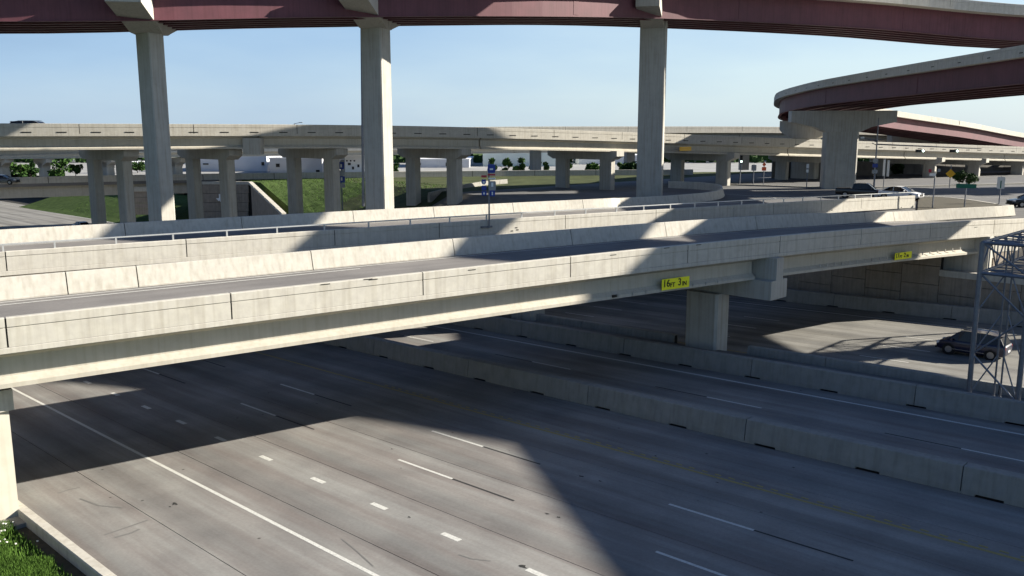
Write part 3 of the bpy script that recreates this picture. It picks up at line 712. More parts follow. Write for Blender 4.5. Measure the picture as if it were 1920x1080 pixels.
# left abutments out of frame so the bridges rest on something
for off_, wd in ((-40, 11), (-61, 14)):
    lb = tag(MB().box(bp(off_, -16, -12), (4, wd, 6.6), math.pi / 2 - AZ).build('bridge_abutment', M['pier']), 'concrete abutment block beyond the left edge of the %s bridge' % ('near' if off_ > -50 else 'second'), 'abutment')

# ---- generic elevated bridge
def elevated(name, label, path, W, gird_h, steel=False, nb=4, par_h=1.07, sect=12.0, splice=True, joints=None, redm='red', overhang=.95, deck_m='deck', lod=False):
    """path runs along the camera-side slab edge, travelling so that the camera is to its right; z = deck surface."""
    e = empty(name, path[len(path) // 2] + Vector((0, 0, -4))); tag(e, label, 'bridge')
    MB().sweep(path, [(.0, -.25), (.0, 0), (-W, 0), (-W, -.25)]).build('deck', M['parapet'], e)
    L = arclen(path)[-1]; js = joints or list(np.arange(sect, L, sect))
    barrier_run(e, path, -.01, 1, js, h=par_h, groove=.62, gap=.07 if not lod else .1)
    barrier_run(e, path, -W + .01, -1, js, h=par_h, groove=None, gap=.07)
    pr = [(a * 1.0, b * gird_h / 2.0) for a, b in STEEL] if steel else ibeam(1.0, gird_h)
    for k in range(nb):
        l = -overhang - k * (W - 2 * overhang) / (nb - 1)
        gp = [p + Vector((0, 0, -.25 - gird_h)) for p in offset(path, l)]
        if steel: MB().sweep(gp, pr).build('girder', M['red'], e)
        else:
            for a in np.arange(0, L - 1, 28.0): MB().sweep(sub(gp, a + .1, min(a + 27.9, L)), pr).build('girder', M['beam'], e)
    if steel:
        for a in np.arange(3, L, 6.0):
            p, an = pt(path, min(a, L - 1)); t = Vector((math.cos(an), math.sin(an), 0)); rt = Vector((t.y, -t.x, 0))
            MB().box(p - rt * (W / 2) + Vector((0, 0, -.25 - gird_h * .5)), (.12, W - 2 * overhang, gird_h * .45), an).build('cross_frame', M['red'], e)
            if int(a / 6) % 4 == 0: MB().box(p - rt * (overhang - .03) + Vector((0, 0, -.25 - gird_h * .5)), (.7, .03, gird_h * .86), an).build('splice_plate', M['red'], e)
    return e
def hammer_pier(parent, c, rot, w_long, w_short, zb, zt, cap_len, cap_h=1.8, cap_w=1.9, flare=True, m='pier'):
    """column long side along local x; cap along local x."""
    e = empty('pier', (c[0], c[1], zb), rot, parent=parent)
    ch = cap_h
    MB().prism(chamf(w_long / 2, w_short / 2, .14), zb, zt - ch * .55, (c[0], c[1], 0), rot).build('pier_column', M[m], e)
    a = w_long / 2; h = cap_len / 2
    prof = [(-h, zt - ch * .5), (-a - .3, zt - ch), (-a, zt - ch - .5), (a, zt - ch - .5), (a + .3, zt - ch), (h, zt - ch * .5), (h, zt), (-h, zt)]
    mm = MB(); n = len(prof); T = Matrix.Translation((c[0], c[1], 0)) @ Matrix.Rotation(rot, 4, 'Z')
    v = [T @ Vector((x, y, z)) for y in (-cap_w / 2, cap_w / 2) for x, z in prof]
    mm.add(v, [tuple(range(n)), tuple(range(n, 2 * n))[::-1]] + [(i + n, (i + 1) % n + n, (i + 1) % n, i) for i in range(n)]); mm.build('pier_cap', M[m], e)
    return e

# middle overpass across the picture
b3pts = [(-185, 40, -.05), (-120, 66, -.05), (-53.5, 92, -.05), (-20.8, 107, -.08), (0, 117, -.43), (25.6, 132, -1.23), (58, 150, -2.34), (100, 172, -3.67), (150, 198, -5.2), (230, 240, -6.6)]
b3 = smooth_path([(x, y, CZ + z) for x, y, z in b3pts], 4)
mid = elevated('middle_overpass', 'long concrete overpass crossing the whole picture on paired columns', b3, 12.0, 1.45, nb=5, sect=11.5, overhang=.40 + .42)
scup = MB()
L3 = arclen(b3)[-1]
for a in np.arange(95, 380, 3.3):
    p, an = pt(b3, a)
    t = Vector((math.cos(an), math.sin(an), 0)); rt = Vector((t.y, -t.x, 0))
    MB().box(p + rt * .0 + Vector((0, 0, .16)), (.95, .03, .10), an).build('drain_slot', M['blackl'], mid)
def bent(parent, xmid, Ymid, zt, Lh=4.2, lw=2.1, sw=1.05, zb=None, caplen=13.0, hd=None):
    c = atY(xmid, 300, Ymid); rot = FAZ; e = empty('pier', (c.x, c.y, CZ - 10), rot, parent=parent)
    for sgn in (-1, 1):
        p = Vector((c.x, c.y, 0)) + Vector((d1h[0], d1h[1], 0)) * Lh * sgn
        st = np.array([p.x - P0[0], p.y - P0[1]]); s_ = st @ ee[:2]; t_ = st @ d1h
        zg = H(s_, t_) - .6 if t_ > 50 else CZ - 15
        MB().prism(chamf(lw / 2, sw / 2, .1), zg, CZ + zt - .9, (p.x, p.y, 0), rot).build('pier_column', M['pier'], e)
    h = caplen / 2; a = Lh + lw / 2
    prof = [(-h, -.75), (-a - .2, -1.25), (a + .2, -1.25), (h, -.75), (h, 0), (-h, 0)]; n = 6
    T = Matrix.Translation((c.x, c.y, CZ + zt)) @ Matrix.Rotation(rot, 4, 'Z')
    v = [T @ Vector((x, y, z)) for y in (-.85, .85) for x, z in prof]
    MB().add(v, [tuple(range(n)), tuple(range(n, 2 * n))[::-1]] + [(i + n, (i + 1) % n + n, (i + 1) % n, i) for i in range(n)]).build('pier_cap', M['pier'], e)
    return e
for xm, Ym, zt in ((203, 103.5, -1.78), (392, 108, -1.80), (585, 112.5, -1.83), (812, 119, -2.0), (1096, 130, -2.45), (1313, 141, -2.95), (1510, 152.5, -3.6), (1700, 165, -4.3), (1865, 177, -5.0), (1783, 171, -4.65), (1950, 186, -5.4), (-60, 99, -1.78)):
    bent(mid, xm, Ym, zt)
# raised cap block with tall end seen at x 455-485
def block(parent, x0, x1, y0, y1, Y, depth, m, name):
    a = atY(x0, y1, Y); b = atY(x1, y0, Y); c = (a + b) / 2; c.y += depth / 2
    return MB().box(c, (abs(b.x - a.x), depth, abs(b.z - a.z))).build(name, M[m], parent)
block(mid, 456, 487, 259, 290, 102.3, 1.6, 'pier', 'cap_block')

# high steel flyover across the top
f1pts = [(-150, 32, 9.0), (-90, 48, 10.3), (-41, 66, 11.4), (-16.3, 79, 13.3), (1, 89.5, 14.7), (21, 104, 16.2), (45, 113.5, 16.3), (70, 119, 15.2), (115, 128, 15), (200, 152, 14)]
f1 = smooth_path([(x, y, CZ + z) for x, y, z in f1pts], 4)
fly1 = elevated('red_steel_flyover', 'high flyover with dark red steel girders crossing the top of the picture', f1, 12.2, 3.0, True, 6, sect=14, overhang=1.75)
cen1 = offset(f1, -6.1)
for (px, N1, CA, zb_) in ((303, 130, -10, -16.5), (713, 122, 4, -15.8), (1216, 104, 14, -9), (2300, 100, -20, -9)):
    P_ = min(cen1, key=lambda p: abs(p.x / max(p.y, 1) - (px - 960) / F)); k_ = cen1.index(P_)
    P_ = min(sub(cen1, max(arclen(cen1)[k_] - 4, 0), arclen(cen1)[k_] + 4) + [cen1[k_ - 1].lerp(cen1[k_ + 1], u_ / 40) for u_ in range(41)], key=lambda p: abs(p.x / p.y - (px - 960) / F))
    X, Y = P_.x, P_.y; lx = R(90 - N1); zb = CZ + zb_; kz = Y / 88.0
    e = empty('pier', (X, Y, zb), 0, parent=fly1)
    MB().prism(chamf(1.25 * kz, .80 * kz, .1), zb, P_.z - 2.9, (X, Y, 0), lx).build('pier_column', M['pier'], e)
    zt = P_.z - .9; h = 8.4; a = .85; n = 8
    T = Matrix.Translation((X, Y, 0)) @ Matrix.Rotation(R(90 - CA), 4, 'Z')
    prof = [(-h, zt - 1.5), (-a - 1.6, zt - 2.7), (-a - .3, zt - 3.0), (a + .3, zt - 3.0), (a + 1.6, zt - 2.7), (h, zt - 1.5), (h, zt), (-h, zt)]
    v = [T @ Vector((x, y, z)) for y in (-1.3, 1.3) for x, z in prof]
    MB().add(v, [tuple(range(n)), tuple(range(n, 2 * n))[::-1]] + [(i + n, (i + 1) % n + n, (i + 1) % n, i) for i in range(n)]).build('pier_cap', M['pier'], e)

# curved steel flyover at the right, wrapping round and going off behind
f2pts = [(88, -45, 6.9), (70, -10, 6.9), (54.2, 20, 6.9), (47.9, 46, 6.9), (44.8, 66, 6.8), (43.8, 88, 6.7), (42.6, 110, 6.5), (42.0, 130, 6.2), (43.8, 150, 5.5), (54, 173, 4.3), (85, 200, 1.8), (130, 238, -1.9), (200, 280, -4.8)]
f2 = smooth_path([(x, y, CZ + z) for x, y, z in f2pts], 3)
# travel reversed so that outer (left in picture) edge is on the right of travel: path goes away, camera-side edge on its left
def elevated_left(name, label, path, W, gh, m_g='red', nb=5, steel_to=None):
    e = empty(name, path[len(path) // 2] + Vector((0, 0, -6))); tag(e, label, 'bridge')
    MB().sweep(path, [(.0, -.25), (.0, 0), (W, 0), (W, -.25)]).build('deck', M['parapet'], e)
    L = arclen(path)[-1]; js = list(np.arange(7, L, 12.0))
    barrier_run(e, path, .01, -1, js, h=.78, groove=.62, gap=.07); barrier_run(e, path, W - .01, 1, js, h=.78, groove=None, gap=.07)
    for k in range(nb):
        l = 1.0 + k * (W - 2.0) / (nb - 1)
        gp = [p + Vector((0, 0, -.25 - gh)) for p in offset(path, l)]
        if k == 0 or True:
            cut = steel_to or L
            MB().sweep(sub(gp, 0, cut), [(a, b * gh / 2.0) for a, b in STEEL]).build('girder', M['red'], e)
            if steel_to: MB().sweep(sub(gp, cut + .2, L), ibeam(1, gh)).build('girder', M['beam'], e)
    for a in np.arange(3, L, 5.0):
        p, an = pt(path, min(a, L - 1)); t = Vector((math.cos(an), math.sin(an), 0)); rt = Vector((t.y, -t.x, 0))
        MB().box(p + rt * (W / 2) + Vector((0, 0, -.25 - gh * .5)), (.12, W - 2.2, gh * .45), an).build('cross_frame', M['red'], e)
        if int(a / 5) % 5 == 0: MB().box(p + rt * .965 + Vector((0, 0, -.25 - gh * .5)), (.7, .03, gh * .86), an).build('splice_plate', M['red'], e)
        MB().box(p - rt * -.0 + Vector((0, 0, .12)), (.5, .03, .08), an).build('drain_slot', M['blackl'], e)
    return e
fly2 = elevated_left('curved_steel_flyover', 'curved flyover with red steel girders sweeping round at the right', f2, 14.6, 2.2, nb=6)
def f2pier(x, Y, wl, ws, rot, zt, zb=CZ + GZ, cap=15.5, dx=0.0):
    c = atY(x, 300, Y); e = empty('pier', (c.x, c.y, zb), 0, parent=fly2)
    MB().prism(chamf(wl / 2, ws / 2, .2), zb - .3, CZ + zt - 2.2, (c.x, c.y, 0), rot, ).build('pier_column', M['pier'], e)
    T = Matrix.Translation((c.x + dx, c.y, CZ + zt)) @ Matrix.Rotation(rot, 4, 'Z'); h = cap / 2; a = wl / 2; n = 8
    prof = [(-h, -1.6), (-a - 1.6, -2.3), (-a - .1, -3.0), (a + .1, -3.0), (a + 1.6, -2.3), (h, -1.6), (h, 0), (-h, 0)]
    v = [T @ Vector((x_, y_, z_)) for y_ in (-1.5, 1.5) for x_, z_ in prof]
    MB().add(v, [tuple(range(n)), tuple(range(n, 2 * n))[::-1]] + [(i + n, (i + 1) % n + n, (i + 1) % n, i) for i in range(n)]).build('pier_cap', M['pier'], e)
f2pier(1573, 130, 4.6, 2.6, R(-8), 3.2, cap=14.5)
f2pier(1510, 160, 4.4, 2.4, R(-35), 2.2, cap=9)
c = Vector((66, 30, 0)); 
e = empty('pier', (63, 34, CZ + GZ), 0, parent=fly2)
for y_ in (30,):
    MB().prism(chamf(2.3, 1.3, .2), CZ + GZ - .3, CZ + 2, (62, y_, 0), 0).build('pier_column', M['pier'], e)
    MB().box((62, y_, CZ + 3.0), (15, 3, 2.2)).build('pier_cap', M['pier'], e)
for x_, Y_ in ((1672, 205), (1760, 232), (1850, 252)):
    c = atY(x_, 300, Y_); MB().prism(chamf(1.2, .9, .15), CZ + GZ, CZ + .4 - (Y_ - 205) * .05, (c.x, c.y, 0), .3).build('pier_column', M['pier'], e)

# highest ramp, above the frame: its shadow bands lie across the low bridges
f3pts = [(-60, 112, 22), (-8, 91, 22), (31, 76.5, 22), (47.5, 70.6, 22), (58.7, 66.4, 22), (67.7, 62.0, 22), (80, 55, 22), (100, 40, 22), (130, 10, 22), (150, -30, 22)]
f3 = smooth_path([(x, y, CZ + z) for x, y, z in f3pts], 4)
fly3 = elevated('topmost_flyover', 'topmost ramp above the picture whose shadow crosses the low bridges', f3, 10.4, 1.8, True, 4, sect=14)
for X, Y in ((-20, 101), (76, 64.5), (125, 30)):
    e = empty('pier', (X, Y, CZ + GZ), 0, parent=fly3)
    MB().prism(chamf(1.2, 1.2, .15), CZ + GZ - .3, CZ + 18.5, (X, Y, 0), .5).build('pier_column', M['pier'], e) if X != -20 else None

# thin overpasses behind the middle one (centre-right) and the low one at the left
b5pts = [(-80, 136, -2.2), (-40, 152, -.9), (-10, 165, .05), (25, 180, .30), (60, 195, .30), (90, 208, -.35), (130, 226, -2.2), (200, 256, -5.0)]
b5 = smooth_path([(x, y, CZ + z) for x, y, z in b5pts], 6)
bk = elevated('rear_overpass', 'thin pale overpass showing just above the middle overpass', b5, 9, 1.2, nb=4, sect=14)
for x_, Y_ in ((1004, 176), (1180, 189), (1395, 202), (1640, 216), (1800, 228)):
    c = atY(x_, 300, Y_); e = empty('pier', (c.x, c.y, CZ + GZ), parent=bk)
    MB().prism(chamf(1.0, .7, .1), CZ + GZ - .2, CZ - 2.2, (c.x, c.y, 0), .4).build('pier_column', M['pier'], e)
    MB().box((c.x, c.y, CZ - 1.9), (7.5, 1.6, 1.2), FAZ).build('pier_cap', M['pier'], e)
b6pts = [(-220, 215, -5.6), (-130, 222, -4.9), (-70, 232, -4.5), (-25, 242, -4.2), (20, 256, -3.9)]
b6 = smooth_path([(x, y, CZ + z) for x, y, z in b6pts], 6)
lo = elevated('left_rear_overpass', 'low overpass in the far left background on flared piers', b6, 9, 1.2, nb=4, sect=14)
for x_, Y_ in ((-70, 226), (6, 227), (82, 228), (202, 231), (330, 236), (650, 250)):
    c = atY(x_, 300, Y_); hammer_pier(lo, (c.x, c.y), FAZ, 3.0, 2.0, CZ - 16.2, CZ - 6.35, 9.5, 1.8, 2.0)

# ------------------------------------------------------------------ far cross street at grade: barrier, abutment with emblem, coping
far_st = empty('cross_street_bridge', atz(200, 350, -9)); tag(far_st, 'distant street bridge with pale barrier over the freeway at the left', 'bridge')
fpath = smooth_path([atz(x_, y_, -6.93) for x_, y_ in ((-250, 340), (0, 333), (160, 329.5), (360, 326), (540, 324), (760, 321.5), (1040, 319), (1300, 317.5))], 8)
fpath = [p + Vector((0, 0, -1.07)) for p in fpath]
MB().sweep(fpath, [(.0, -.5), (.0, 0), (-14, 0), (-14, -.5)]).build('deck', M['deck'], far_st)
barrier_run(far_st, fpath, -.01, 1, list(np.arange(12, 400, 12.)), h=1.07, groove=.6, gap=.1)
MB().sweep(sub(fpath, 0, 92), [(-.9, -2.3), (-.9, -.51), (-1.4, -.51), (-1.4, -2.3)]).build('girder', M['beam'], far_st)
MB().sweep(sub(fpath, 0, 92), [(-12.4, -2.3), (-12.4, -.51), (-12.9, -.51), (-12.9, -2.3)]).build('girder', M['beam'], far_st)
# abutment with panels and the map-shaped emblem
aw = empty('abutment_wall', atY(400, 400, 151)); tag(aw, 'distant tan panelled wall with a white state-shaped emblem', 'wall')
YA = 151.0
def awbox(x0, x1, y0, y1, Y, dy, m, name, dpt=.3):
    a = atY(x0, y1, Y); b = atY(x1, y0, Y); c = (a + b) / 2; c.y += dpt / 2 + dy
    return MB().box(c, (abs(b.x - a.x), dpt, abs(b.z - a.z))).build(name, M[m], aw)
awbox(362, 470, 343, 420, YA, .3, 'joint', 'wall_backing', .5)
for i in range(6):
    for j in range(4):
        awbox(364 + i * 17, 380.3 + i * 17, 346 + j * 17, 362.4 + j * 17, YA, 0, 'panel', 'wall_panel')
awbox(362, 470, 340.5, 345.8, YA, -.1, 'parapet', 'coping', .6)
tx = [(-.3, 1.0), (.12, 1.0), (.12, .5), (.55, .42), (1.0, .35), (1.02, -.1), (.85, -.35), (.45, -.62), (.30, -1.05), (.02, -.85), (-.2, -.45), (-.45, -.62), (-.68, -.30), (-1.0, .0), (-.3, .05)]
ec = atY(413, 372, YA - .25); v = [(ec.x + a * .75, ec.y, ec.z + b * .75) for a, b in tx] + [(ec.x + a * .75, ec.y + .2, ec.z + b * .75) for a, b in tx]; n = len(tx)
MB().add(v, [tuple(range(n)), tuple(range(n, 2 * n))[::-1]] + [(i, (i + 1) % n, (i + 1) % n + n, i + n) for i in range(n)]).build('wall_emblem', M['bwhite'], aw)
# second panel wall piece left (x 250-282)
awl = empty('wing_wall', atY(265, 400, 147)); tag(awl, 'short stepped tan panel wall left of the emblem wall, far away', 'wall')
for i in range(4):
    a = atY(247, 359 + i * 11 + 10.3, 147.5); b = atY(284, 359 + i * 11, 147.5); c = (a + b) / 2
    MB().box(c, (abs(b.x - a.x), .4, abs(b.z - a.z))).build('wall_panel', M['panel'], awl)
a = atY(245, 359, 147.4); b = atY(286, 351, 147.4); MB().box((a + b) / 2, (abs(b.x - a.x), .7, abs(b.z - a.z))).build('coping', M['beam'], awl)
# sloping coping and its wing wall (x 455-535)
ww = empty('sloping_wall', atY(500, 380, 150)); tag(ww, 'distant wing wall with pale coping sloping down beside green grass', 'wall')
p1, p2_ = atY(470, 341, 145), atY(533, 400, 132)
for i in range(6):
    a = p1.lerp(p2_, i / 6); b = p1.lerp(p2_, (i + 1) / 6 - .01)
    t = Vector((b.x - a.x, b.y - a.y, 0)).normalized(); r_ = Vector((t.y, -t.x, 0)) * .35
    v = [a + r_, a - r_, b - r_, b + r_]; v += [q - Vector((0, 0, .4)) for q in v]
    MB().add(v, [(0, 1, 2, 3), (7, 6, 5, 4), (0, 4, 5, 1), (1, 5, 6, 2), (2, 6, 7, 3), (3, 7, 4, 0)]).build('coping', M['parapet'], ww)
v = [p1, p2_, Vector((p2_.x, p2_.y, CZ - 17)), Vector((p1.x, p1.y, CZ - 17))]; v = [q - Vector((0, 0, .35)) for q in v] + [q + Vector((.2, .25, -.35)) for q in v]
MB().add(v, [(0, 1, 2, 3), (7, 6, 5, 4), (0, 4, 5, 1), (1, 5, 6, 2), (2, 6, 7, 3), (3, 7, 4, 0)]).build('wall_face', M['panel'], ww)
# low wall strip in the shade (x 778-905)
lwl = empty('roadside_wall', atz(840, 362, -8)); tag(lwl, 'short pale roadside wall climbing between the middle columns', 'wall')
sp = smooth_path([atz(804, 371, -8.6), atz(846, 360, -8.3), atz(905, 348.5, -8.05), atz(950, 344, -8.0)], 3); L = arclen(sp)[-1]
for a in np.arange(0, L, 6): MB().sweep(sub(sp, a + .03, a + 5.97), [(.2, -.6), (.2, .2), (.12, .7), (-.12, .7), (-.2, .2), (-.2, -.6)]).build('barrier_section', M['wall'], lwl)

# intersection at right: kerbs, islands, markings
def kerb_line(pts, label, w=.3, h=.15, m='wall'):
    e = empty('street_kerb', Vector(pts[0])); tag(e, label, 'kerb')
    sp = smooth_path(pts, 2); MB().sweep(sp, [(-w / 2, -.05), (-w / 2, h), (w / 2, h), (w / 2, -.05)]).build('kerb_stone', M[m], e); return e
G = GZ
kerb_line([atz(1262, 344, G), atz(1340, 346, G), atz(1440, 349.5, G), atz(1560, 353, G), atz(1700, 351, G), atz(1920, 345, G)], 'long kerb on the far side of the street below the middle overpass', 1.0, .2)
isl = MB(); ip = [atz(x, y, G) for x, y in ((1722, 371), (1760, 371), (1810, 376), (1862, 384), (1885, 388), (1880, 391), (1720, 399))]
n = len(ip); isl.add([p + Vector((0, 0, -.1)) for p in ip] + [p + Vector((0, 0, .12)) for p in ip], [tuple(range(n)), tuple(range(n, 2 * n))[::-1]] + [(i, (i + 1) % n, (i + 1) % n + n, i + n) for i in range(n)])
tag(isl.build('gore_island', M['dirt']), 'dark triangular island between the two roads at the right', kind='structure')
kerb_line([atz(1722, 370.5, G), atz(1760, 371, G), atz(1812, 376, G), atz(1868, 384.5, G)], 'pale kerb edging the dark triangular island', .4, .16, 'parapet')
pn = MB()
def stripe(pts, w=.15, m='white', name='road_line'):
    sp = smooth_path([p + Vector((0, 0, .006)) for p in pts], 3); v = []
    for q in sp: pass
    l, r_ = offset(sp, -w / 2), offset(sp, w / 2); v = []
    for a, b in zip(l, r_): v += [a, b]
    o = MB().add(v, [(2 * i, 2 * i + 1, 2 * i + 3, 2 * i + 2) for i in range(len(sp) - 1)]).build(name, M[m]); tag(o, kind='structure')
stripe([atz(1360, 364, G), atz(1430, 369, G), atz(1462, 373.5, G), atz(1440, 368, G)], .2)
stripe([atz(1350, 356, G), atz(1500, 360, G), atz(1580, 362, G)], .15)
stripe([atz(1725, 366, G), atz(1830, 370, G), atz(1930, 372, G)], .15)
stripe([atz(1650, 357, G), atz(1800, 359, G), atz(1930, 360, G)], .15, 'yellow')

# ------------------------------------------------------------------ gantry
def gantry():
    a0 = fw(46.8, 13.6, .5); e = empty('sign_gantry', a0); tag(e, 'grey lattice sign gantry standing at the right edge, spanning the far lanes', 'gantry')
    S, T0, T1 = 46.7, 11.2, 13.4
    g = fw(S, 12, .5).z; top = CZ - 5.25; mid_z = CZ - 6.75
    fr = {}
    for i, t in enumerate((T0, T1)):
        for j, s in enumerate((S, S + .5)):
            p = fw(s, t if j == 0 else 12.25 + (i - .5) * .28); b = Vector((p.x, p.y, g - .3)); tt = Vector((p.x, p.y, top)); fr[i, j] = p
            MB().tube(b, tt, .125 if j == 0 else .045, n=10).build('leg', M['steel'], e)
            MB().tube(b, b + Vector((0, 0, .45)), .2 if j == 0 else .07, n=10).build('base_plate', M['steel'], e)
    def P(i, j, z): p = fr[i, j]; return Vector((p.x, p.y, z))
    H_ = [g + .1, g + 2.2, g + 4.3, mid_z]
    for k in range(3):
        z0, z1 = H_[k], H_[k + 1]; fl = k % 2
        MB().tube(P(1 - fl, 0, z1), P(fl, 0, z0), .05, n=6).build('brace', M['steel'], e)
        for i in (0, 1): MB().tube(P(i, 0, z0), P(i, 1, z1), .035, n=6).build('brace', M['steel'], e)
    for z in (mid_z, top):
        for i in (0, 1): MB().tube(P(i, 0, z), P(i, 1, z), .07, n=6).build('brace', M['steel'], e)
        for j in (0, 1): MB().tube(P(0, j, z), P(1, j, z), .09, n=6).build('brace', M['steel'], e)
    MB().tube(P(0, 0, mid_z), P(1, 0, top), .05, n=6).build('brace', M['steel'], e)
    # box truss spanning to the far side
    span = 27.0
    for i in (0, 1):
        for z in (mid_z, top):
            a = P(i, 0, z); b = a + Vector((ee[0], ee[1], 0)) * span
            MB().tube(a, b, .09, n=8).build('chord', M['steel'], e)
    E_ = Vector((ee[0], ee[1], 0)); st = 1.3; n = int(span / st)
    for k in range(n):
        for i in (0, 1):
            a = P(i, 0, mid_z) + E_ * k * st; b = P(i, 0, top) + E_ * (k + 1) * st
            if k % 2: a, b = P(i, 0, top) + E_ * k * st, P(i, 0, mid_z) + E_ * (k + 1) * st
            MB().tube(a, b, .04, n=5).build('truss_brace', M['steel'], e)
            MB().tube(P(i, 0, mid_z) + E_ * (k + 1) * st, P(i, 0, top) + E_ * (k + 1) * st, .035, n=5).build('truss_brace', M['steel'], e)
        for z in (mid_z, top):
            a, b = P(0, 0, z) + E_ * k * st, P(1, 0, z) + E_ * (k + 1) * st
            if k % 2: a, b = P(1, 0, z) + E_ * k * st, P(0, 0, z) + E_ * (k + 1) * st
            MB().tube(a, b, .035, n=5).build('truss_brace', M['steel'], e)
            MB().tube(P(0, 0, z) + E_ * (k + 1) * st, P(1, 0, z) + E_ * (k + 1) * st, .035, n=5).build('truss_brace', M['steel'], e)
    p = P(0, 0, g) + E_ * span
    for i in (0, 1):
        q = P(i, 0, g - .8) + E_ * span; MB().tube(q, Vector((q.x, q.y, top)), .14, n=8).build('leg', M['steel'], e)
gantry()

# ------------------------------------------------------------------ vehicles
def car(name, loc, rz, paintm, label, L=4.6, Wd=1.85, kind='suv', cat='car', lit=True):
    e = empty(name, (0, 0, 0)); tag(e, label, cat)
    hw = Wd / 2
    if kind == 'suv':
        body = [(-L / 2, .45, .95, .80), (-L / 2 + .08, .32, 1.05, .93), (-L / 2 + .5, .26, 1.06, 1), (-.2, .24, 1.02, 1), (.75, .24, 1.0, 1), (L / 2 - .9, .25, .97, .99), (L / 2 - .35, .28, .88, .94), (L / 2 - .06, .34, .74, .84), (L / 2, .42, .62, .74)]
        cab = [(-L / 2 + .10, 1.04, .80), (-L / 2 + .45, 1.58, .70), (-L / 2 + 1.2, 1.66, .74), (.35, 1.66, .76), (.75, 1.58, .74), (1.45, 1.0, .84)]
    elif kind == 'sedan':
        body = [(-L / 2, .5, .92, .78), (-L / 2 + .1, .34, .98, .9), (-L / 2 + .7, .26, 1.0, .98), (-.4, .22, .94, 1), (.6, .22, .93, 1), (L / 2 - 1.0, .24, .90, .98), (L / 2 - .35, .28, .80, .93), (L / 2 - .06, .34, .68, .83), (L / 2, .42, .58, .72)]
        cab = [(-L / 2 + .55, .98, .80), (-L / 2 + 1.25, 1.38, .68), (-.5, 1.46, .70), (.25, 1.43, .70), (1.15, .92, .82)]
    else:
        body = [(-L / 2, .6, 1.15, .92), (-L / 2 + .05, .45, 1.2, .96), (-.9, .42, 1.18, 1), (-.3, .42, 1.15, 1), (.9, .42, 1.12, 1), (L / 2 - 1.1, .42, 1.12, .98), (L / 2 - .25, .42, 1.05, .94), (L / 2 - .02, .46, .95, .9), (L / 2, .55, .85, .86)]
        cab = [(-.85, 1.15, .86), (-.72, 1.78, .76), (-.2, 1.86, .78), (.75, 1.84, .78), (1.0, 1.76, .77), (1.75, 1.12, .86)]
    def loft(st, half, m, nm, smooth=True):
        mm = MB(); v = []; n = 10
        for (x, z0, z1, k) in st:
            w_ = half * k; zm = z0 + (z1 - z0) * .55
            v += [(x, -w_ * .86, z0), (x, -w_ * .97, z0 + .10), (x, -w_, zm), (x, -w_ * .97, z1 - .08), (x, -w_ * .88, z1), (x, w_ * .88, z1), (x, w_ * .97, z1 - .08), (x, w_, zm), (x, w_ * .97, z0 + .10), (x, w_ * .86, z0)]
        f = [(i * n + j, i * n + (j + 1) % n, (i + 1) * n + (j + 1) % n, (i + 1) * n + j) for i in range(len(st) - 1) for j in range(n)]
        f += [tuple(range(n)), tuple(range((len(st) - 1) * n, len(st) * n))]
        o = mm.add(v, f).build(nm, m, e, smooth=False); 
        bv = o.modifiers.new('b', 'BEVEL'); bv.width = .05; bv.segments = 2; bv.limit_method = 'ANGLE'; bv.angle_limit = R(25)
        for p in o.data.polygons: p.use_smooth = True
        return o
    loft(body, hw, M[paintm], 'body')
    # greenhouse in glass, roof skin and pillars in paint
    v = []; n = 4
    for x, z, k in cab:
        kk = .93 if z < 1.3 and kind != 'x' else k; w_ = hw * k
        v += [(x, -hw * .90, body[0][2] if 0 else min(z, (1.0 if kind != 'truck' else 1.14))), (x, -w_, z), (x, w_, z), (x, hw * .90, min(z, (1.0 if kind != 'truck' else 1.14)))]
    f = [(i * n + j, i * n + j + 1, (i + 1) * n + j + 1, (i + 1) * n + j) for i in range(len(cab) - 1) for j in range(3)] + [tuple(range(4)), tuple(range(4 * (len(cab) - 1), 4 * len(cab)))]
    MB().add(v, f).build('window', M['glass'], e)
    roof = cab[1:-1]; v = []
    for x, z, k in roof: w_ = hw * k + .01; v += [(x, -w_, z - .05), (x, -w_ * .93, z + .02), (x, w_ * .93, z + .02), (x, w_, z - .05)]
    f = [(i * 4 + j, i * 4 + j + 1, (i + 1) * 4 + j + 1, (i + 1) * 4 + j) for i in range(len(roof) - 1) for j in range(3)]
    o = MB().add(v, f).build('roof', M[paintm], e)
    belt = 1.0 if kind != 'truck' else 1.14
    pil = [(0, 1), (-1, -2)]
    for sgn in (-1, 1):
        for i, j in pil:
            a, b = cab[i], cab[j]
            MB().tube((a[0], sgn * hw * .90, belt), (b[0], sgn * hw * b[2], b[1]), .045, .035, 6).build('pillar', M[paintm], e)
        mx = (cab[1][0] + cab[-2][0]) / 2
        MB().tube((mx - .1, sgn * hw * .905, belt), (mx - .1, sgn * hw * .765, cab[2][1] - .02), .045, .035, 6).build('pillar', M[paintm], e)
        MB().box((cab[-1][0] - .35, sgn * (hw + .08), belt + .06), (.12, .2, .14)).build('mirror', M[paintm], e)
    wr = {'suv': .36, 'sedan': .33, 'truck': .41}[kind]
    for xw in (-L / 2 + .85 + (.35 if kind == 'truck' else 0), L / 2 - .88):
        for sgn in (-1, 1):
            wh = MB().tube((xw, sgn * (hw - .22), wr), (xw, sgn * (hw + .005), wr), wr, n=20).build('wheel', M['tyre'], e)
            MB().tube((xw, sgn * (hw - .02), wr), (xw, sgn * (hw + .015), wr), wr * .62, n=16).build('rim', M['rim'], wh)
            MB().tube((xw, sgn * (hw - .30), wr + .01), (xw, sgn * (hw - .004), wr + .01), wr * 1.14, n=20).build('wheel_arch', M['plastic'], e)
